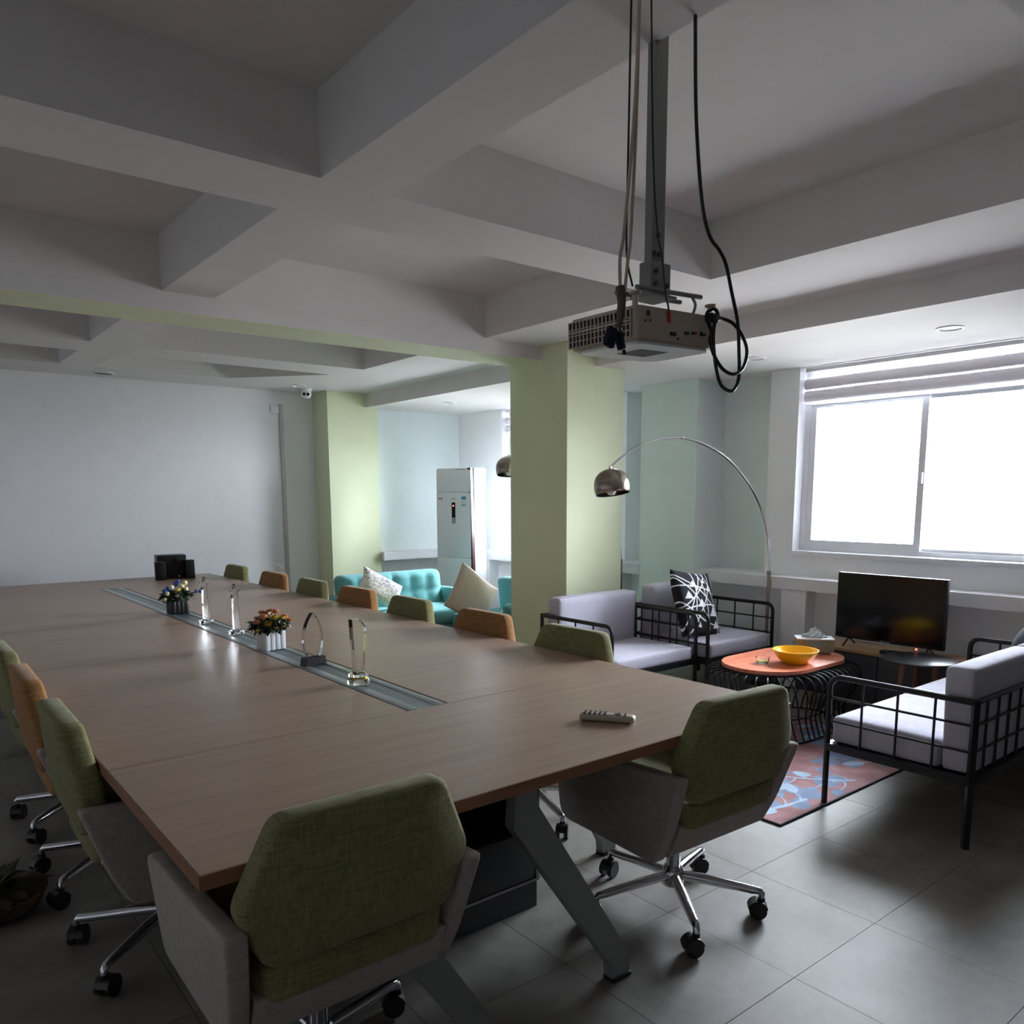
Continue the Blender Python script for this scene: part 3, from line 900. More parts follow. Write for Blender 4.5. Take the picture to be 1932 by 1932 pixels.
# ------------------------------------------------------------------ projector hanging upside down
pj = thing('projector', 'ivory projector hanging upside down from the ceiling with a black grille on its side', 'projector', (1.605, 1.452, 1.866), 0)
M = RY(-.03)
MB().prism(rounded_poly([(-.158, -.118), (.158, -.118), (.158, .118), (-.158, .118)], [.02, .045, .045, .03], 6), .004, .078, M=M).prism(rounded_poly([(-.150, -.110), (.150, -.110), (.150, .110), (-.150, .110)], [.02, .045, .045, .03], 6), .0, .004, M=M).build('housing', IVORY, pj)
MB().prism(rounded_poly([(-.145, -.105), (.145, -.105), (.145, .105), (-.145, .105)], .04, 6), -.006, .001, M=M).build('top_cover', WHITEP, pj)
MB().box(-.06, .04, -.04, .04, -.007, -.0062, M=M).build('cover_label', DKGREY, pj)
gr = MB().box(-.1605, -.1575, -.100, .112, .008, .070, M=M).build('vent_recess', BLACKBOARD, pj, smooth=False)
g_ = MB()
for k in range(17):
    yy = -.100 + k * .01325
    g_.box(-.163, -.1595, yy - .0022, yy + .0022, .006, .072, M=M)
for z in (.008, .0225, .037, .0515, .070):
    g_.box(-.1635, -.1595, -.100, .112, z - .0012, z + .0012, M=M)
g_.box(-.1636, -.1595, -.100, .112, .0425, .0475, M=M)
g_.build('vent_grille', IVORY, pj, smooth=False)
MB().cyl((.02, .118, .038), (.02, .145, .038), .033, seg=28, M=M).build('lens_barrel', BLACKP, pj)
MB().cyl((.02, .1455, .038), (.02, .147, .038), .026, seg=28, M=M).build('lens', SCREEN, pj)
# rear ports (facing the camera side, -y)
for (px_, pz, w_, h_, m_) in ((-.03, .022, .022, .009, BLACKP), (.022, .028, .018, .007, BLACKP), (.045, .030, .007, .007, BLACKP), (.056, .031, .007, .007, RED), (.067, .032, .007, .007, IVORY), (.078, .031, .010, .010, BLACKP), (.09, .03, .012, .006, BLACKP), (-.12, .062, .010, .012, DKGREY), (-.13, .044, .004, .005, BLACKP), (-.113, .046, .003, .006, BLACKP), (-.012, .012, .004, .006, BLACKP)):
    MB().box(px_ - w_ / 2, px_ + w_ / 2, -.121, -.1175, pz - h_ / 2, pz + h_ / 2, bev=.001, M=M).build('port', m_, pj)
for fx, fy_ in ((-.145, -.10), (.138, -.10), (.138, .10)):
    MB().cyl((fx, fy_, .075), (fx, fy_, .105), .007, seg=12, M=M).lathe([(.007, 0), (.014, .003), (.014, .008), (.0001, .009)], 16, M=M @ T(fx, fy_, .103)).build('adjusting_foot', IVORY, pj)
# mount
mt = thing('projector_mount', 'grey metal ceiling bracket that holds the projector', 'mount', (1.632, 1.45, 2.02))
MB().box(-.024, .024, -.012, .012, .04, .86).build('drop_pole', GREYLEG, mt, smooth=False)
MB().box(-.034, .042, -.02, .02, -.02, .065, bev=.002).build('clamp', GREYLEG, mt)
for (bx, bz) in ((-.018, .085), (.004, .085), (-.018, .04), (-.018, .01), (.026, .01), (-.004, .13)):
    MB().cyl((bx, -.0125 if bz > .07 else -.0205, bz), (bx, -.018 if bz > .07 else -.026, bz), .006, seg=10).build('bolt', DKGREY, mt)
MB().box(-.06, .06, -.06, .06, .858, .866).build('ceiling_plate', GREYLEG, mt, smooth=False)
MB().tube([(-.098, -.03, -.012), (.155, -.03, -.001)], .006, 8).tube([(-.098, .04, -.012), (.155, .04, -.001)], .006, 8).box(-.04, .05, -.035, .045, -.022, -.016).build('cross_bar', GREYLEG, mt)
for bx in (-.098, .12):
    MB().tube(bez([(bx, -.03, -.008), (bx + .0, -.04, -.03), (bx - .012, -.035, -.066)], 5), .004, 6).build('arm', GREYLEG, mt)

# cables
ca = thing('signal_cable', 'looped beige signal cable tied to the projector with blue-black plugs dangling', 'cable', (1.38, 1.33, 1.9))
def loc(pts, o): return [Vector(p) - Vector(o) for p in pts]
O1 = (1.38, 1.33, 1.9)
MB().tube(bez(loc([(1.47, 1.36, 2.86), (1.44, 1.345, 2.4), (1.405, 1.34, 2.102), (1.39, 1.338, 2.038), (1.378, 1.325, 1.969), (1.366, 1.31, 1.93), (1.36, 1.308, 1.88)], O1), 6), .0042, 8).build('cord', IVORY, ca)
MB().tube(bez(loc([(1.475, 1.37, 2.86), (1.45, 1.35, 2.4), (1.427, 1.34, 2.106), (1.416, 1.338, 2.035), (1.394, 1.325, 1.967), (1.372, 1.31, 1.93), (1.366, 1.308, 1.88)], O1), 6), .0042, 8).build('cord', IVORY, ca)
MB().tube(bez(loc([(1.366, 1.314, 1.962), (1.366, 1.308, 1.93), (1.361, 1.306, 1.90), (1.356, 1.306, 1.873)], O1), 5), [.011] * 5 + [.010] * 5 + [.008] * 6, 8).build('tie_wrap', mat('dark_beige_tape', (96, 84, 76), .7), ca)
MB().box(-.013, .013, -.007, .007, -.022, .022, bev=.003, M=T(-.048, -.022, -.052) @ RY(.3)).build('plug', NAVYF, ca)
MB().box(-.010, .010, -.006, .006, -.02, .02, bev=.003, M=T(-.018, -.022, -.056) @ RY(-.35)).cyl((-.006, -.022, -.075), (-.001, -.022, -.084), .004, seg=10).build('plug', NAVYF, ca)
cb_ = thing('audio_cable', 'thin black audio cable with a red plug in front of the projector mount', 'cable', (1.5, 1.32, 1.95))
O2 = (1.5, 1.32, 1.95)
MB().tube(bez(loc([(1.47, 1.34, 2.86), (1.473, 1.32, 2.3), (1.477, 1.305, 2.106), (1.493, 1.303, 2.047), (1.507, 1.302, 1.966), (1.514, 1.30, 1.942), (1.521, 1.302, 1.925)], O2), 6), .0022, 6).build('cord', BLACKP, cb_)
MB().cyl((.019, -.018, -.022), (.03, -.012, -.045), .0055, .005, seg=12).build('plug', RED, cb_)
MB().tube(bez(loc([(1.45, 1.37, 2.86), (1.435, 1.36, 2.3), (1.433, 1.36, 2.113), (1.437, 1.36, 2.041), (1.457, 1.36, 1.985)], O2), 6), .0025, 6).build('cord', BLACKP, cb_)
pc = thing('power_cable', 'thick black power cable hanging in two loops at the right of the projector', 'cable', (1.72, 1.3, 1.9))
O3 = (1.72, 1.3, 1.9)
pts = [(1.60, 1.32, 2.86), (1.605, 1.315, 2.6), (1.612, 1.31, 2.38), (1.628, 1.30, 2.20), (1.660, 1.3, 2.125), (1.702, 1.3, 2.096), (1.73, 1.3, 2.067), (1.756, 1.3, 2.008), (1.783, 1.298, 1.936), (1.790, 1.296, 1.869), (1.791, 1.294, 1.80), (1.775, 1.294, 1.768), (1.752, 1.294, 1.761), (1.719, 1.294, 1.772), (1.700, 1.294, 1.801), (1.684, 1.294, 1.858), (1.685, 1.296, 1.911), (1.699, 1.296, 1.939), (1.69, 1.299, 1.955), (1.678, 1.304, 1.95), (1.672, 1.308, 1.945),
       (1.668, 1.306, 1.93), (1.68, 1.30, 1.90), (1.670, 1.296, 1.875), (1.680, 1.288, 1.839), (1.713, 1.286, 1.81), (1.759, 1.286, 1.802), (1.80, 1.288, 1.823), (1.816, 1.29, 1.866), (1.799, 1.294, 1.903), (1.765, 1.298, 1.929), (1.724, 1.30, 1.936), (1.695, 1.30, 1.934)]
MB().tube(bez(loc(pts, O3), 5), .0045, 8).build('cord', BLACKP, pc)
MB().box(-.058, -.028, -.012, .008, .02, .042, bev=.003).cyl((-.03, -.001, .032), (-.005, 0, .036), .0075, .0055, seg=10).build('plug', BLACKP, pc)

# ------------------------------------------------------------------ wire-frame armchairs and sofa
def round_rail(x, y0, y1, z, r=.05, n=5):
    """rail from rear (y0) to front corner then down"""
    return None
def metal_seat(name, label, x0, y_front, width, depth, face, nseat, group, back_h=.77, zs=.44, cat='chair', z_arm=.65):
    """origin at centre; local front = +y"""
    cx = x0 + width / 2
    cy = (y_front - depth / 2) if face > 0 else (y_front + depth / 2)
    t = thing(name, label, cat, (cx, cy, 0), 0 if face > 0 else PI, group)
    hw, hd = width / 2, depth / 2
    R = .014
    for s_ in (-1, 1):
        x = s_ * hw
        c = .055
        pts = [(x, hd, .0)] + [(x, hd, z_arm - R - c)]
        for k in range(1, 7):
            a = PI / 2 * k / 6
            pts.append((x, hd - c + c * math.cos(a), z_arm - R - c + c * math.sin(a)))
        pts += [(x, -hd, z_arm - R)]
        MB().tube(pts[1:], R, 10).build('arm_rail', BLACKM, t)
        MB().tube([(x, hd, 0), (x, hd, z_arm - R - c)], R, 10).build('leg', BLACKM, t)
        MB().tube([(x, -hd, 0), (x, -hd, z_arm - .002)], R * 1.25, 4).build('leg', BLACKM, t, smooth=False)
        for k in range(3):
            yy = hd - depth * (k + 1) / 4
            MB().cyl((x, yy, .30), (x, yy, z_arm - R), .006, seg=8).build('arm_bar', BLACKM, t)
        for z in (.42, .535):
            MB().cyl((x, -hd, z), (x, hd, z), .006, seg=8).build('arm_bar', BLACKM, t)
        MB().box(x - .014, x + .014, -hd, hd, .275, .31).build('seat_rail', BLACKM, t, smooth=False)
    for yy in (-hd, hd):
        MB().box(-hw, hw, yy - .012, yy + .012, .275, .308).build('seat_rail', BLACKM, t, smooth=False)
    MB().box(-hw + .014, hw - .014, -hd + .012, hd - .012, .297, .304).build('seat_slats', BLACKM, t, smooth=False)
    MB().tube([(-hw, -hd, z_arm - R), (hw, -hd, z_arm - R)], R * .8, 8).build('back_rail', BLACKM, t)
    nb = max(4, int(width / .115))
    for k in range(1, nb):
        xx = -hw + width * k / nb
        MB().cyl((xx, -hd, .30), (xx, -hd, z_arm - R), .006, seg=8).build('back_bar', BLACKM, t)
    for z in (.42, .535):
        MB().cyl((-hw, -hd, z), (hw, -hd, z), .006, seg=8).build('back_bar', BLACKM, t)
    if nseat > 1:
        MB().tube([(0.06, hd, 0), (0.06, hd, .28)], R, 8).build('leg', BLACKM, t)
        MB().tube([(0.06, -hd, 0), (0.06, -hd, .28)], R, 8).build('leg', BLACKM, t)
    sw = (width - .05) / nseat
    for k in range(nseat):
        xc = -hw + .025 + sw * (k + .5)
        th = zs - .306
        dz = .0 if k == 0 or nseat == 1 else .012
        MB().cushion(sw - .008, depth - .145, th, .022, (0, .004, .008), 10, T(xc, .0725 + dz * 1.5, .307 + th / 2 + dz * .3)).build('seat_cushion', SOFAF, t, angle=60)
        bh = back_h - zs
        MB().cushion(sw - .008, .125, back_h - .31, .022, (0, .010, .006), 10, T(xc, -hd + .08, .31 + (back_h - .31) / 2) @ RX(-.03)).build('back_cushion', SOFAF, t, angle=60)
    return t
G_A = 'grey cushioned armchairs with black wire frames'
armA = metal_seat('wire_armchair', 'grey cushioned armchair with black wire frame, beside the green pillar, left of the pair', 3.715, 3.60, .865, .70, -1, 1, G_A, back_h=.765, zs=.405)
armB = metal_seat('wire_armchair', 'grey cushioned armchair holding the black and white cushion, right of the pair', 4.615, 3.52, .80, .70, -1, 1, G_A, back_h=.80, zs=.42, z_arm=.66)
sofaC = metal_seat('wire_sofa', 'grey two-seat sofa with black wire frame seen from behind, standing on the rug edge', 3.497, 1.945, 1.575, .645, 1, 2, None, back_h=.765, zs=.435, cat='sofa')

# patterned cushion on armchair B
def linemat():
    m, nt, p = newmat('black_cloth_white_lines')
    n, L = nt.nodes, nt.links
    tc = n.new('ShaderNodeTexCoord')
    sx = n.new('ShaderNodeSeparateXYZ'); L.new(tc.outputs['Object'], sx.inputs[0])
    rd = random.Random(5)
    prev = None
    def M_(op, a, b=None, c=None):
        q = n.new('ShaderNodeMath'); q.operation = op
        for i, v in enumerate((a, b, c)):
            if v is None: continue
            if isinstance(v, (int, float)): q.inputs[i].default_value = v
            else: L.new(v, q.inputs[i])
        return q.outputs[0]
    X, Z = sx.outputs['X'], sx.outputs['Z']
    lines = [(12, .05), (80, .11), (95, -.02), (35, -.03), (-35, .02), (-50, -.09), (65, -.12), (150, .10), (-8, -.08), (55, .06), (20, .15)]
    for (deg, off) in lines:
        a = math.radians(deg)
        d = M_('ADD', M_('MULTIPLY', X, math.cos(a)), M_('MULTIPLY', Z, math.sin(a)))
        e = M_('ADD', M_('MULTIPLY', X, -math.sin(a)), M_('MULTIPLY', Z, math.cos(a)))
        cur = M_('MULTIPLY', M_('MULTIPLY', e, e), rd.uniform(-.7, .7))
        dd = M_('ABSOLUTE', M_('ADD', M_('SUBTRACT', d, off), cur))
        ln = M_('LESS_THAN', dd, .0048)
        prev = ln if prev is None else M_('MAXIMUM', prev, ln)
    for (cx_, cz_, r, k) in ((-.09, .145, .03, .6), (.11, .13, .035, 1.0), (-.15, .06, .034, .8), (-.02, -.0, .034, .5), (.135, -.06, .042, .9), (.16, -.16, .035, 1.2), (-.1, -.12, .03, .7), (.04, .17, .02, .6), (-.05,-.17,.028,.8)):
        u = M_('ABSOLUTE', M_('SUBTRACT', X, cx_)); v = M_('SUBTRACT', Z, cz_)
        tri = M_('LESS_THAN', M_('ADD', M_('MULTIPLY', u, 1.0 + k * .6), v), r * .8)
        tri = M_('MULTIPLY', tri, M_('GREATER_THAN', v, -r))
        prev = M_('MAXIMUM', prev, tri)
    mx = n.new('ShaderNodeMix'); mx.data_type = 'RGBA'
    mx.inputs[6].default_value = (*lin((24, 24, 34)), 1); mx.inputs[7].default_value = (*lin((235, 235, 238)), 1)
    L.new(prev, mx.inputs[0]); L.new(mx.outputs[2], p.inputs['Base Color'])
    p.inputs['Roughness'].default_value = .9
    return m
def pillow(name, label, w_, h_, t_, mt_, M, seed=1, floppy=0):
    o = MB().pillow(w_, h_, t_, M=None, seed=seed, floppy=floppy).build(name, mt_, angle=80)
    o.matrix_world = M
    return tag(o, label, 'cushion')
pillow('scatter_cushion', 'black scatter cushion printed with crossing white lines and triangles', .50, .52, .15, linemat(), T(4.84, 3.82, .665) @ RZ(.12) @ RX(-.30) @ RY(.14), 3)
pillow('scatter_cushion', 'dark navy scatter cushion on the near wire-frame sofa', .40, .38, .12, NAVYF, T(4.83, 1.56, .65) @ RZ(.5) @ RX(.35) @ RY(.35), 5)

# ------------------------------------------------------------------ coffee table
ct = thing('coffee_table', 'oval coffee table with reddish wood top and bulging black wire base', 'table', (4.48, 2.82, .008))
def stadium(a, r, n, phase=0):
    """a half straight length, r radius; n points"""
    out = []
    per = 4 * a + 2 * PI * r
    for k in range(n):
        s_ = (k + phase) * per / n % per
        if s_ < 2 * a: out.append((-a + s_, -r, 0, -1)); continue
        s_ -= 2 * a
        if s_ < PI * r:
            an = -PI / 2 + s_ / r; out.append((a + r * math.cos(an), r * math.sin(an), math.cos(an), math.sin(an))); continue
        s_ -= PI * r
        if s_ < 2 * a: out.append((a - s_, r, 0, 1)); continue
        s_ -= 2 * a
        an = PI / 2 + s_ / r; out.append((-a + r * math.cos(an), r * math.sin(an), math.cos(an), math.sin(an)))
    return out
st = stadium(.18, .275, 64)
MB().prism([(p[0], p[1]) for p in st], .421, .442).build('tabletop', REDWOOD, ct, angle=30)
st2 = stadium(.18, .277, 64)
MB().prism([(p[0], p[1]) for p in st2], .409, .421).build('tabletop_rim', BLACKM, ct, angle=30)
NW = 46
for k in range(NW):
    pts = []
    for (off, z, tw) in ((-.04, .405, 0), (.03, .408, 0), (.075, .395, 0), (.10, .36, .1), (.095, .30, .4), (.055, .22, 1.0), (.02, .15, 1.6), (.02, .08, 2.0), (.04, .005, 2.2)):
        q = stadium(.18, .275, NW, k + tw)[0]
        pts.append((q[0] + q[2] * off, q[1] + q[3] * off, z))
    MB().tube(bez(pts, 3), .0055, 6).build('wire', BLACKM, ct)
for off, z, r in ((.02, .15, .005), (.04, .006, .006), (-.03, .405, .006)):
    MB().tube([(p[0] + p[2] * off, p[1] + p[3] * off, z) for p in stadium(.18, .275, 48)], r, 6, closed=True).build('ring', BLACKM, ct)

bw = thing('fruit_bowl', 'empty bright yellow plastic bowl on the coffee table', 'bowl', (4.42, 2.70, .451))
MB().lathe([(.0001, 0), (.072, 0), (.078, .004), (.108, .032), (.130, .066), (.138, .084), (.133, .084), (.124, .066), (.102, .034), (.072, .009), (.0001, .007)], 48).build('bowl_body', YELLOW, bw, angle=40)
ab = thing('ashtray', 'small faceted clear glass ashtray left of the yellow bowl', 'ashtray', (4.265, 2.83, .451))
MB().lathe([(.0001, 0), (.036, 0), (.042, .012), (.044, .036), (.038, .036), (.034, .012), (.0001, .010)], 12).build('glass_body', CRYSTAL, ab, smooth=False)
MB().lathe([(.0001, .0105), (.030, .0105), (.031, .014), (.0001, .014)], 12).build('amber_base', mat('amber_residue', (200, 176, 60), .4), ab)
tb = thing('tissue_box', 'patterned tissue box with plastic wrapping bunched on top, behind the yellow bowl', 'tissue box', (4.80, 2.80, .451), -.88)
def flowermat():
    m, nt, p = newmat('floral_box_print')
    n, L = nt.nodes, nt.links
    tc = n.new('ShaderNodeTexCoord'); v = n.new('ShaderNodeTexVoronoi'); v.inputs['Scale'].default_value = 42
    L.new(tc.outputs['Object'], v.inputs['Vector'])
    r = n.new('ShaderNodeValToRGB'); e = r.color_ramp.elements
    e[0].position = 0; e[0].color = (*lin((200, 190, 130)), 1)
    e[1].position = .55; e[1].color = (*lin((130, 136, 110)), 1)
    e2 = e.new(.3); e2.color = (*lin((150, 140, 96)), 1)
    e3 = e.new(.8); e3.color = (*lin((120, 150, 160)), 1)
    L.new(v.outputs['Distance'], r.inputs[0]); L.new(r.outputs[0], p.inputs['Base Color'])
    p.inputs['Roughness'].default_value = .45
    return m
MB().box(-.115, .115, -.062, .062, .012, .095, bev=.006).build('box_body', flowermat(), tb)
MB().box(-.119, .119, -.066, .066, .095, .104, bev=.003).build('lid', WHITEP, tb)
for sx in (-.105, .105):
    for sy in (-.052, .052):
        MB().box(sx - .008, sx + .008, sy - .008, sy + .008, 0, .013, bev=.002).build('foot', WHITEP, tb)
rd = random.Random(3)
fm = MB(); n_ = 18; vs = []
rings = [(.085, .105, 0), (.07, .118, .12), (.045, .135, .2), (.03, .15, .3), (.02, .162, .5), (.004, .170, .3)]
for (r, z, j) in rings:
    for k in range(n_):
        a = 2 * PI * k / n_
        rr = r * (1 + rd.uniform(-j, j))
        vs.append((rr * math.cos(a), rr * .55 * math.sin(a), z + rd.uniform(-.006, .006)))
fs = [(i * n_ + k, i * n_ + (k + 1) % n_, (i + 1) * n_ + (k + 1) % n_, (i + 1) * n_ + k) for i in range(len(rings) - 1) for k in range(n_)]
fs.append(tuple(range((len(rings) - 1) * n_, len(rings) * n_)))
fm.add(vs, fs).build('plastic_wrap', mat('crinkled_clear_film', (190, 205, 212), .12, .2, noise=.2, scale=60), tb, smooth=False)

# ------------------------------------------------------------------ rug with leaf print
rg = thing('rug', 'blue and terracotta rug with a leaf and branch print under the coffee table', 'rug', (3.92, 2.72, 0))
def rugmat():
    m, nt, p = newmat('mottled_rug_pile')
    n, L = nt.nodes, nt.links
    tc = n.new('ShaderNodeTexCoord'); a = n.new('ShaderNodeTexNoise'); a.inputs['Scale'].default_value = 7; a.inputs['Detail'].default_value = 6
    L.new(tc.outputs['Object'], a.inputs['Vector'])
    r = n.new('ShaderNodeValToRGB'); e = r.color_ramp.elements
    e[0].position = .3; e[0].color = (*lin((142, 98, 98)), 1); e[1].position = .72; e[1].color = (*lin((176, 136, 140)), 1)
    L.new(a.outputs[0], r.inputs[0]); L.new(r.outputs[0], p.inputs['Base Color']); p.inputs['Roughness'].default_value = .95
    return m
hx, hy = .82, .79
MB().box(-hx, hx, -hy, hy, .0, .007).build('pile', rugmat(), rg, smooth=False)
MB().box(-hx - .008, hx + .008, -hy - .008, -hy, 0, .009).box(-hx - .008, hx + .008, hy, hy + .008, 0, .009).box(-hx - .008, -hx, -hy, hy, 0, .009).box(hx, hx + .008, -hy, hy, 0, .009).build('border', mat('dark_binding', (38, 40, 50), .9), rg, smooth=False)
RB = mat('blue_grey_yarn', (124, 140, 168), .95, noise=.18, scale=14)
RL = mat('pale_blue_yarn', (164, 184, 204), .95, noise=.12, scale=14)
rd = random.Random(11)
lv = MB(); lv2 = MB()
ZZ = [.0072]
def leaf(m_, x, y, l, w_, a, z=.0074):
    ZZ[0] += .00001; z = ZZ[0]
    n = 14; vs = [(0, 0, 0)]
    for k in range(n):
        t_ = 2 * PI * k / n
        vs.append((math.cos(t_) * l, math.sin(t_) * w_ * (1 - .25 * math.cos(t_)), 0))
    M = T(x, y, z) @ RZ(a)
    cl = []
    m_.add([tuple((max(-hx + .01, min(hx - .01, (M @ Vector(v)).x)), max(-hy + .01, min(hy - .01, (M @ Vector(v)).y)), z)) for v in vs], [(0, k + 1, (k + 1) % n + 1) for k in range(n)])
def branch(m_, pts, w_=.006, z=.0078):
    ZZ[0] += .00001; z = ZZ[0]
    q = bez([(a, b, 0) for a, b in pts], 6)
    vs = []; 
    for i, p in enumerate(q):
        d = (q[min(i + 1, len(q) - 1)] - q[max(i - 1, 0)]).normalized(); nn = Vector((-d.y, d.x, 0)) * w_ * (1 - .5 * i / len(q))
        for s_ in (-1, 1):
            v = p + nn * s_
            vs.append((max(-hx + .01, min(hx - .01, v.x)), max(-hy + .01, min(hy - .01, v.y)), z))
    m_.add(vs, [(2 * i, 2 * i + 1, 2 * i + 3, 2 * i + 2) for i in range(len(q) - 1)])
for _ in range(70):
    leaf(lv, rd.uniform(-hx + .06, hx - .06), rd.uniform(-hy + .06, hy - .06), rd.uniform(.06, .10), rd.uniform(.045, .06), rd.uniform(0, 3), .0075)
for (ox, oy, ang) in ((-.45, -.70, .2), (-.02, -.72, .9), (.35, -.66, 2.2), (-.1, -.3, 1.2), (-.6, .1, .3), (.5, -.2, 2.6), (-.1, .35, 1.2), (.6, .4, 3.6), (-.66, -.45, .5)):
    dx, dy = math.cos(ang), math.sin(ang)
    stem = [(ox, oy), (ox - dx * .18 + .02, oy + dy * .10), (ox - dx * .35, oy + dy * .30), (ox - dx * .45, oy + dy * .5)]
    branch(lv2, stem, .011)
    for k in range(7):
        t_ = (k + 1) / 8; bx = ox - dx * .45 * t_; by = oy + dy * .5 * t_ * t_
        sd = 1 if k % 2 else -1; an = ang + sd * rd.uniform(.7, 1.2) + PI * .5
        ex, ey = bx + math.cos(an) * .13, by + math.sin(an) * .13
        branch(lv2, [(bx, by), ((bx + ex) / 2 + .01, (by + ey) / 2 - .01), (ex, ey)], .006)
        leaf(lv if rd.random() < .5 else lv2, ex + math.cos(an) * .05, ey + math.sin(an) * .05, rd.uniform(.045, .07), rd.uniform(.03, .042), an, .0081 if k % 2 else .0083)
for o, m_ in ((lv, RB), (lv2, RL)):
    ob = o.build('leaf_print', m_, rg, smooth=False); ob['kind'] = 'stuff'

# ------------------------------------------------------------------ TV, bench, round table
bn = thing('tv_bench', 'low light wood television bench below the window', 'bench', (5.27, 2.22, 0))
MB().box(-.17, .17, -.92, .92, .425, .45, bev=.003).build('bench_top', BENCH, bn)
MB().box(-.15, .15, -.90, .90, .10, .425).build('carcass', DKGREY, bn, smooth=False)
for k in range(3):
    MB().box(-.162, -.15, -.895 + k * .60, -.305 + k * .60, .105, .42, bev=.003).build('door', DKGREY, bn)
for sy in (-.8, .8):
    for sx in (-.12, .12):
        MB().cyl((sx, sy, 0), (sx, sy, .10), .014, .02, seg=10).build('leg', BENCH, bn)
tv = thing('television', 'black flat-screen television on the low bench below the window', 'television', (5.24, 2.525, .451), 0)
MB().box(-.018, .018, -.365, .365, .05, .505, bev=.004).build('housing', BLACKP, tv)
MB().box(-.021, -.0175, -.357, .357, .066, .498).build('screen', SCREEN, tv, smooth=False)
for sy in (-.27, .27):
    MB().tube([(-.08, sy, .004), (0, sy, .055), (.08, sy, .004)], .006, 8).build('foot', BLACKP, tv)
for k, (yy, ww_) in enumerate(((.035, .012), (.018, .010), (.0, .012), (-.016, .008))):
    MB().box(-.0225, -.0205, yy - ww_ / 2, yy + ww_ / 2, .056, .0625).build('badge_letter', TRAY, tv, smooth=False)
MB().cyl((-.024, -.20, .040), (-.018, -.20, .040), .006, seg=10).build('indicator_light', LED, tv)
sbx = thing('set_top_box', 'small black set-top box in front of the television', 'set-top box', (5.14, 2.42, .451), .1)
MB().box(-.035, .035, -.09, .09, 0, .022, bev=.004).build('casing', BLACKP, sbx)
cr = thing('tv_cable', 'thin black cable looping off the front of the bench', 'cable', (5.1, 2.42, .45))
MB().tube(bez([(.06, -.16, .003), (0.0, -.16, .005), (-.015, -.165, -.05), (-.015, -.16, -.16), (.0, -.14, -.2)], 6), .003, 6).build('cord', BLACKP, cr)
rt = thing('round_side_table', 'small round black side table with tapered wooden legs', 'table', (4.90, 2.165, 0))
MB().lathe([(.0001, .485), (.205, .485), (.212, .49), (.212, .497), (.208, .50), (.0001, .50)], 48).build('tabletop', mat('black_wood_top', (36, 36, 40), .35, noise=.15, scale=30), rt, angle=40)
for k in range(3):
    a = k * 2 * PI / 3 + 2.6
    MB().cyl((math.cos(a) * .10, math.sin(a) * .10, .485), (math.cos(a) * .13, math.sin(a) * .13, 0), .022, .012, seg=14).build('leg', BENCH if False else mat('walnut_leg', (120, 84, 70), .5, noise=.1), rt)

# ------------------------------------------------------------------ arc lamps
def arc_lamp(label, base, dome, ztop, zd):
    b = Vector((base[0], base[1], 0)); d = Vector((dome[0], dome[1], 0)) - b
    t = thing('arc_floor_lamp', label, 'lamp', (base[0], base[1], 0), math.atan2(d.y, d.x), 'chrome arc floor lamps')
    Ld = d.length
    MB().lathe([(.0001, 0), (.13, 0), (.132, .006), (.132, .034), (.125, .04), (.0001, .04)], 40).build('base', BLACKM, t)
    MB().cyl((0, 0, .04), (0.0, 0, .88), .012, seg=14).build('lower_pole', STEEL, t)
    MB().cyl((0, 0, .865), (0, 0, .90), .016, seg=14).build('joint', STEEL, t)
    pts = [(0, 0, .88), (.012, 0, 1.05), (.045, 0, 1.22), (Ld * .09, 0, 1.42), (Ld * .19, 0, 1.60), (Ld * .33, 0, 1.76), (Ld * .48, 0, ztop - .035), (Ld * .60, 0, ztop)]
    MB().tube(bez(pts, 6), .009, 10).build('arc_pole', CHROME, t)
    pts = [(Ld * .60, 0, ztop), (Ld * .72, 0, ztop - .012), (Ld * .84, 0, ztop - .065), (Ld * .93, 0, ztop - .135), (Ld, 0, zd + .13)]
    MB().tube(bez(pts, 6), .006, 10).cyl((Ld * .60 - .012, 0, ztop), (Ld * .60 + .012, 0, ztop), .012, seg=12).build('arc_arm', CHROME, t)
    MB().cyl((Ld, 0, zd + .09), (Ld, 0, zd + .135), .012, .008, seg=12).build('shade_cap', CHROME, t)
    R = .118
    prof = []
    for k in range(13):
        a = PI / 2 * k / 12
        prof.append((max(.0001, R * math.sin(a) ** .85), R * .98 * math.cos(a) ** .9))
    outer = prof + [(R * .985, -.025), (R * .94, -.045)]
    inner = [(r * .975, z - .003) for r, z in reversed(outer)]
    sh = MB().lathe(outer + inner, 40, M=T(Ld, 0, zd + .1) @ RX(.2) @ T(0, 0, -.1)).build('lamp_shade', STEEL, t, angle=50)
    MB().lathe([(.0001, -.035), (.02, -.03), (.032, -.01), (.030, .012), (.016, .035), (.0001, .05)], 20, M=T(Ld, .015, zd - .02)).build('bulb', mat('frosted_bulb', (225, 225, 225), .3, noise=.01), sh)
arc_lamp('chrome arc floor lamp with dome shade hanging in front of the middle pillar', (5.44, 3.585), (3.80, 3.72), 1.885, 1.545)
arc_lamp('chrome arc floor lamp mostly hidden behind the middle pillar, dome peeking out at its left', (5.40, 5.13), (4.50, 5.67), 1.95, 1.72)

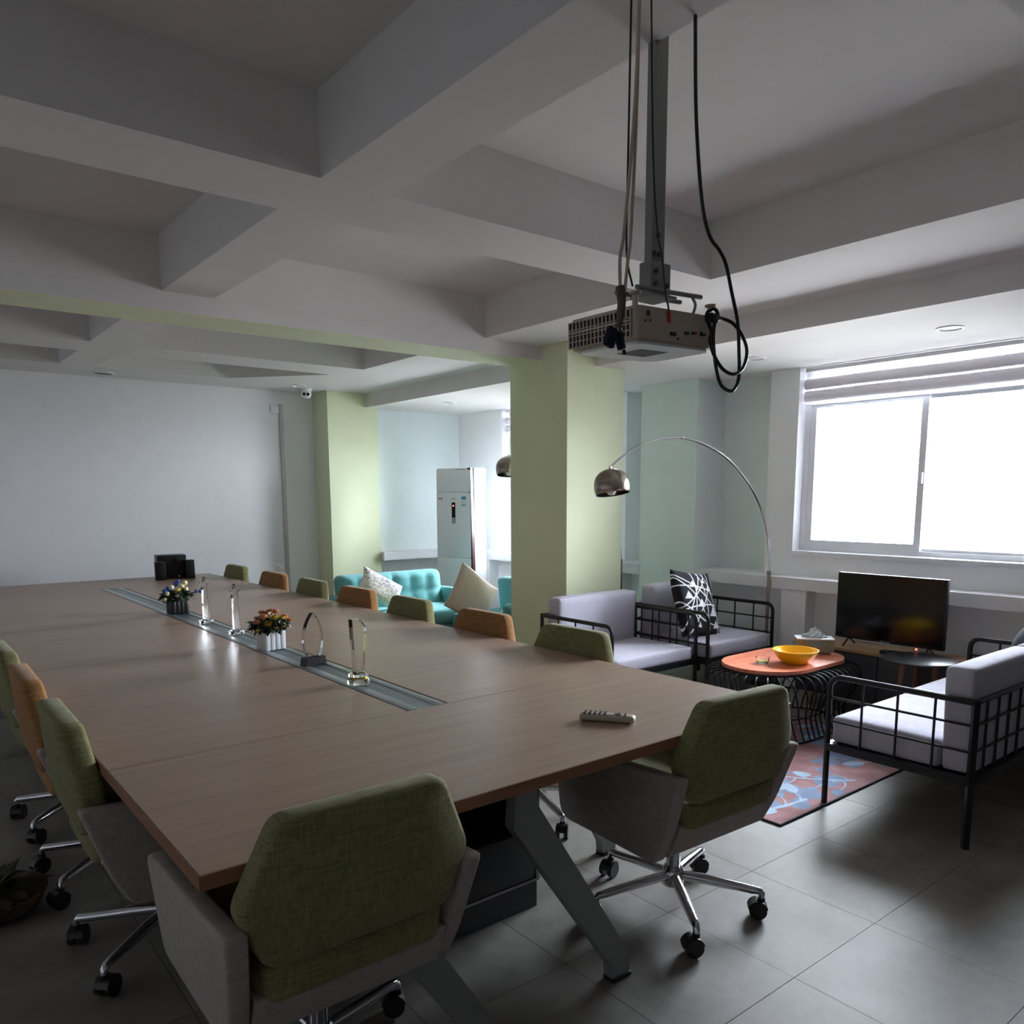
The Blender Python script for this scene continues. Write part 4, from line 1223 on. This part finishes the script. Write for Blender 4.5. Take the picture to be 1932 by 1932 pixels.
# ------------------------------------------------------------------ far lounge: teal sofa, teal armchair, air conditioner
sf = thing('teal_sofa', 'teal tufted loveseat in front of the air conditioner', 'sofa', (3.76, 6.29, 0), PI)
W2 = .62
MB().cushion(2 * W2 - .20, .62, .20, .03, (0, 0, 0), 8, T(0, -.02, .24)).build('base', TEALF, sf, angle=60)
for k in (-1, 1):
    MB().cushion(W2 - .11, .56, .13, .03, (0, .005, .015), 8, T(k * (W2 - .10) / 2, .05, .405)).build('seat_cushion', TEALF, sf, angle=60)
    MB().cushion(.11, .70, .44, .04, (.006, 0, .006), 8, T(k * (W2 - .03), 0, .385)).build('arm', TEALF, sf, angle=60)
# tufted back
nxb, nzb = 40, 16
bmk = MB(); vs = []
bwid = 2 * (W2 - .07)
for side in (0, 1):
    for j in range(nzb + 1):
        for i in range(nxb + 1):
            u = i / nxb; v = j / nzb
            x = (u - .5) * bwid; z = .42 + v * .36
            # rounded corners at the top
            cr_ = .06
            dx = max(0, abs(x) - (bwid / 2 - cr_)); dz = max(0, z - (.78 - cr_))
            if dx > 0 and dz > 0:
                l = math.hypot(dx, dz)
                if l > cr_ * .01:
                    k_ = cr_ / max(l, cr_) if l > cr_ else 1
                    x = math.copysign(bwid / 2 - cr_ + dx * k_, x); z = .78 - cr_ + dz * k_
            edge = min(1, min(u, 1 - u, 1 - v) * 9)
            rim = edge ** .5
            if side == 0:
                cellx = abs(math.sin(PI * u * 6)) ; cellz = abs(math.sin(PI * (v * 2.0)))
                puff = .035 * (min(cellx, 1) ** .45) * (min(cellz + .12, 1) ** .45)
                y = -.30 + .10 + .035 * rim + puff * rim - v * .05
            else:
                y = -.30 - .02 * rim + .03 - v * .05
            vs.append((x, y, z))
n1 = (nxb + 1) * (nzb + 1)
fs = []
for side in (0, 1):
    for j in range(nzb):
        for i in range(nxb):
            a = side * n1 + j * (nxb + 1) + i
            q = (a, a + 1, a + nxb + 2, a + nxb + 1)
            fs.append(q if side else q[::-1])
bd = [j * (nxb + 1) for j in range(nzb + 1)] + [nzb * (nxb + 1) + i for i in range(1, nxb + 1)] + [j * (nxb + 1) + nxb for j in range(nzb - 1, -1, -1)] + [i for i in range(nxb - 1, 0, -1)]
for k in range(len(bd)):
    a, b = bd[k], bd[(k + 1) % len(bd)]
    fs.append((a, b, b + n1, a + n1))
bmk.add(vs, fs).build('tufted_back', TEALF, sf, angle=75)
for sx in (-.5, .5):
    for sy in (-.27, .27):
        MB().cyl((sx, sy, 0), (sx, sy, .145), .014, .022, seg=10).build('leg', BENCH, sf)
def specklemat():
    m, nt, p = newmat('speckled_cushion_print')
    n, L = nt.nodes, nt.links
    tc = n.new('ShaderNodeTexCoord'); v = n.new('ShaderNodeTexVoronoi'); v.inputs['Scale'].default_value = 52
    L.new(tc.outputs['Object'], v.inputs['Vector'])
    sx = n.new('ShaderNodeSeparateXYZ'); L.new(tc.outputs['Object'], sx.inputs[0])
    mr = n.new('ShaderNodeMapRange'); mr.inputs[1].default_value = -.16; mr.inputs[2].default_value = .16
    L.new(sx.outputs['Z'], mr.inputs[0])
    r1 = n.new('ShaderNodeValToRGB'); e = r1.color_ramp.elements
    e[0].position = .15; e[0].color = (*lin((214, 200, 90)), 1); e[1].position = .85; e[1].color = (*lin((150, 130, 190)), 1)
    L.new(mr.outputs[0], r1.inputs[0])
    st_ = n.new('ShaderNodeMath'); st_.operation = 'LESS_THAN'; st_.inputs[1].default_value = .42
    L.new(v.outputs['Distance'], st_.inputs[0])
    s2 = n.new('ShaderNodeSeparateColor'); L.new(v.outputs['Color'], s2.inputs[0])
    g2 = n.new('ShaderNodeMath'); g2.operation = 'GREATER_THAN'; g2.inputs[1].default_value = .2; L.new(s2.outputs[0], g2.inputs[0])
    mm = n.new('ShaderNodeMath'); mm.operation = 'MULTIPLY'; L.new(st_.outputs[0], mm.inputs[0]); L.new(g2.outputs[0], mm.inputs[1])
    mx = n.new('ShaderNodeMix'); mx.data_type = 'RGBA'; mx.inputs[6].default_value = (*lin((238, 236, 230)), 1)
    L.new(mm.outputs[0], mx.inputs[0]); L.new(r1.outputs[0], mx.inputs[7]); L.new(mx.outputs[2], p.inputs['Base Color'])
    p.inputs['Roughness'].default_value = .9
    return m
pillow('scatter_cushion', 'white scatter cushion speckled yellow and lilac on the teal sofa', .42, .26, .12, specklemat(), T(3.47, 6.22, .675) @ RZ(.1) @ RX(-.35) @ RY(.55), 7)

s2 = thing('teal_armchair', 'teal armchair side-on between the table and the middle pillar', 'armchair', (4.38, 5.55, 0), PI / 2)
MB().cushion(.80, .66, .19, .03, (0, 0, 0), 8, T(0, .0, .23)).build('base', TEALF, s2, angle=60)
MB().cushion(.76, .60, .13, .03, (0, .006, .012), 8, T(.0, .05, .375)).build('seat_cushion', TEALF, s2, angle=60)
MB().cushion(.10, .70, .46, .045, (.004, 0, .008), 8, T(-.40, .0, .365)).build('arm', TEALF, s2, angle=60)
MB().cushion(.80, .14, .42, .04, (0, .012, .006), 8, T(0, -.27, .52) @ RX(-.1)).build('back', TEALF, s2, angle=60)
for sx in (-.36, .36):
    for sy in (-.27, .27):
        MB().cyl((sx, sy, 0), (sx, sy, .14), .013, .02, seg=10).build('leg', BENCH, s2)
pillow('scatter_cushion', 'beige scatter cushion standing on its corner on the teal armchair', .46, .44, .13, BEIGEF, T(4.03, 5.60, .615) @ RZ(.05) @ RX(-.15) @ RY(.62), 9)

ac = thing('air_conditioner', 'tall white floor-standing air conditioner with a dark maroon side stripe in the corner', 'air conditioner', (0, 0, 0))
A0 = Vector((4.70, 7.16, 0)); A1 = Vector((4.87, 6.745, 0))
ux = (A1 - A0).normalized(); wd = (A1 - A0).length; uy = Vector((-ux.y, ux.x, 0))
ac.location = (A0 + A1) / 2 + uy * .15
ac.rotation_euler = (0, 0, math.atan2(ux.y, ux.x))
H_ = 1.785; h = wd / 2
MB().box(-h + .006, h - .05, -.15, .15, .04, H_ - .01, bev=.012).build('cabinet', WHITEP, ac)
MB().box(-h + .03, h - .03, -.13, .13, 0, .04).build('plinth', DKGREY, ac, smooth=False)
MB().box(-h + .01, h - .015, -.162, -.151, .06, .84, bev=.003).build('lower_panel', WHITEP, ac)
MB().box(-h + .01, h - .015, -.162, -.151, .845, 1.52, bev=.003).build('control_panel', WHITEP, ac)
MB().box(-h + .01, h - .015, -.160, -.151, 1.525, 1.755, bev=.003).build('louvre_door', WHITEP, ac)
MB().prism([(h - .05, .04), (h - .004, .04), (h + .006, .5), (h - .004, 1.2), (h - .014, H_ - .01), (h - .05, H_ - .01)], -.158, -.11, axis='y').build('stripe', MAROON, ac, smooth=False)
MB().prism(rounded_poly([(h - .055, -.11), (h + .0, -.11), (h + .01, .0), (h - .01, .15), (h - .055, .15)], .02, 4), .04, H_ - .01).build('side_panel', WHITEP, ac)
MB().box(-.022, .022, -.1655, -.162, 1.20, 1.42, bev=.002).build('display', SCREEN, ac)
MB().box(-.022, .022, -.1665, -.1655, 1.20, 1.262).build('button_pad', TRAY, ac, smooth=False)
MB().cyl((.0, -.1672, 1.385), (0, -.1655, 1.385), .008, seg=12).build('indicator_light', LED, ac)
CY = mat('cyan_sticker_print', (40, 150, 190), .5); LT = mat('pale_sticker_print', (224, 226, 232), .5); LO = mat('grey_badge_print', (110, 112, 116), .5)
MB().box(.10, .155, -.1635, -.162, 1.452, 1.48).box(.10, .155, -.1635, -.162, 1.385, 1.395).build('energy_label', CY, ac, smooth=False)
MB().box(.10, .155, -.1632, -.162, 1.395, 1.452).build('label_sheet', LT, ac, smooth=False)
for k in range(6):
    MB().box(-.03 + k * .010, -.023 + k * .010, -.1632, -.162, 1.455, 1.462).build('badge_letter', LO, ac, smooth=False)
for xx in (-.175, -.15):
    MB().cyl((xx, -.1636, 1.462), (xx, -.162, 1.462), .009, seg=12).box(xx - .004, xx + .004, -.1636, -.162, 1.447, 1.455).build('badge', LO, ac)
MB().box(.03, .15, -.1613, -.1605, 1.757, 1.762).build('badge', LO, ac, smooth=False)

# ------------------------------------------------------------------ leafy planter on the floor, left
pt = thing('floor_plant', 'dark leafy plant in a low brown basket on the floor left of the table', 'plant', (.20, 3.30, 0))
MB().lathe([(.0001, 0), (.12, 0), (.17, .03), (.19, .075), (.18, .08), (.15, .04), (.0001, .03)], 28).build('basket', BROWN, pt)
rd = random.Random(21); lf = MB()
for k in range(60):
    a = rd.uniform(0, 2 * PI); e = rd.uniform(.1, 1.2); l = rd.uniform(.07, .15)
    M = T(math.cos(a) * rd.uniform(0, .1), math.sin(a) * rd.uniform(0, .1), .06) @ RZ(a) @ RY(-e)
    lf.add([(0, 0, 0), (l * .3, l * .22, .01), (l * .7, l * .16, 0), (l, 0, -.02), (l * .7, -l * .16, 0), (l * .3, -l * .22, .01), (l * .5, 0, .02)], [(0, 1, 6), (1, 2, 6), (2, 3, 6), (3, 4, 6), (4, 5, 6), (5, 0, 6)], M)
lo = lf.build('leaves', mat('dry_dark_leaf', (52, 48, 26), .7, noise=.4, scale=30), pt); lo['kind'] = 'stuff'
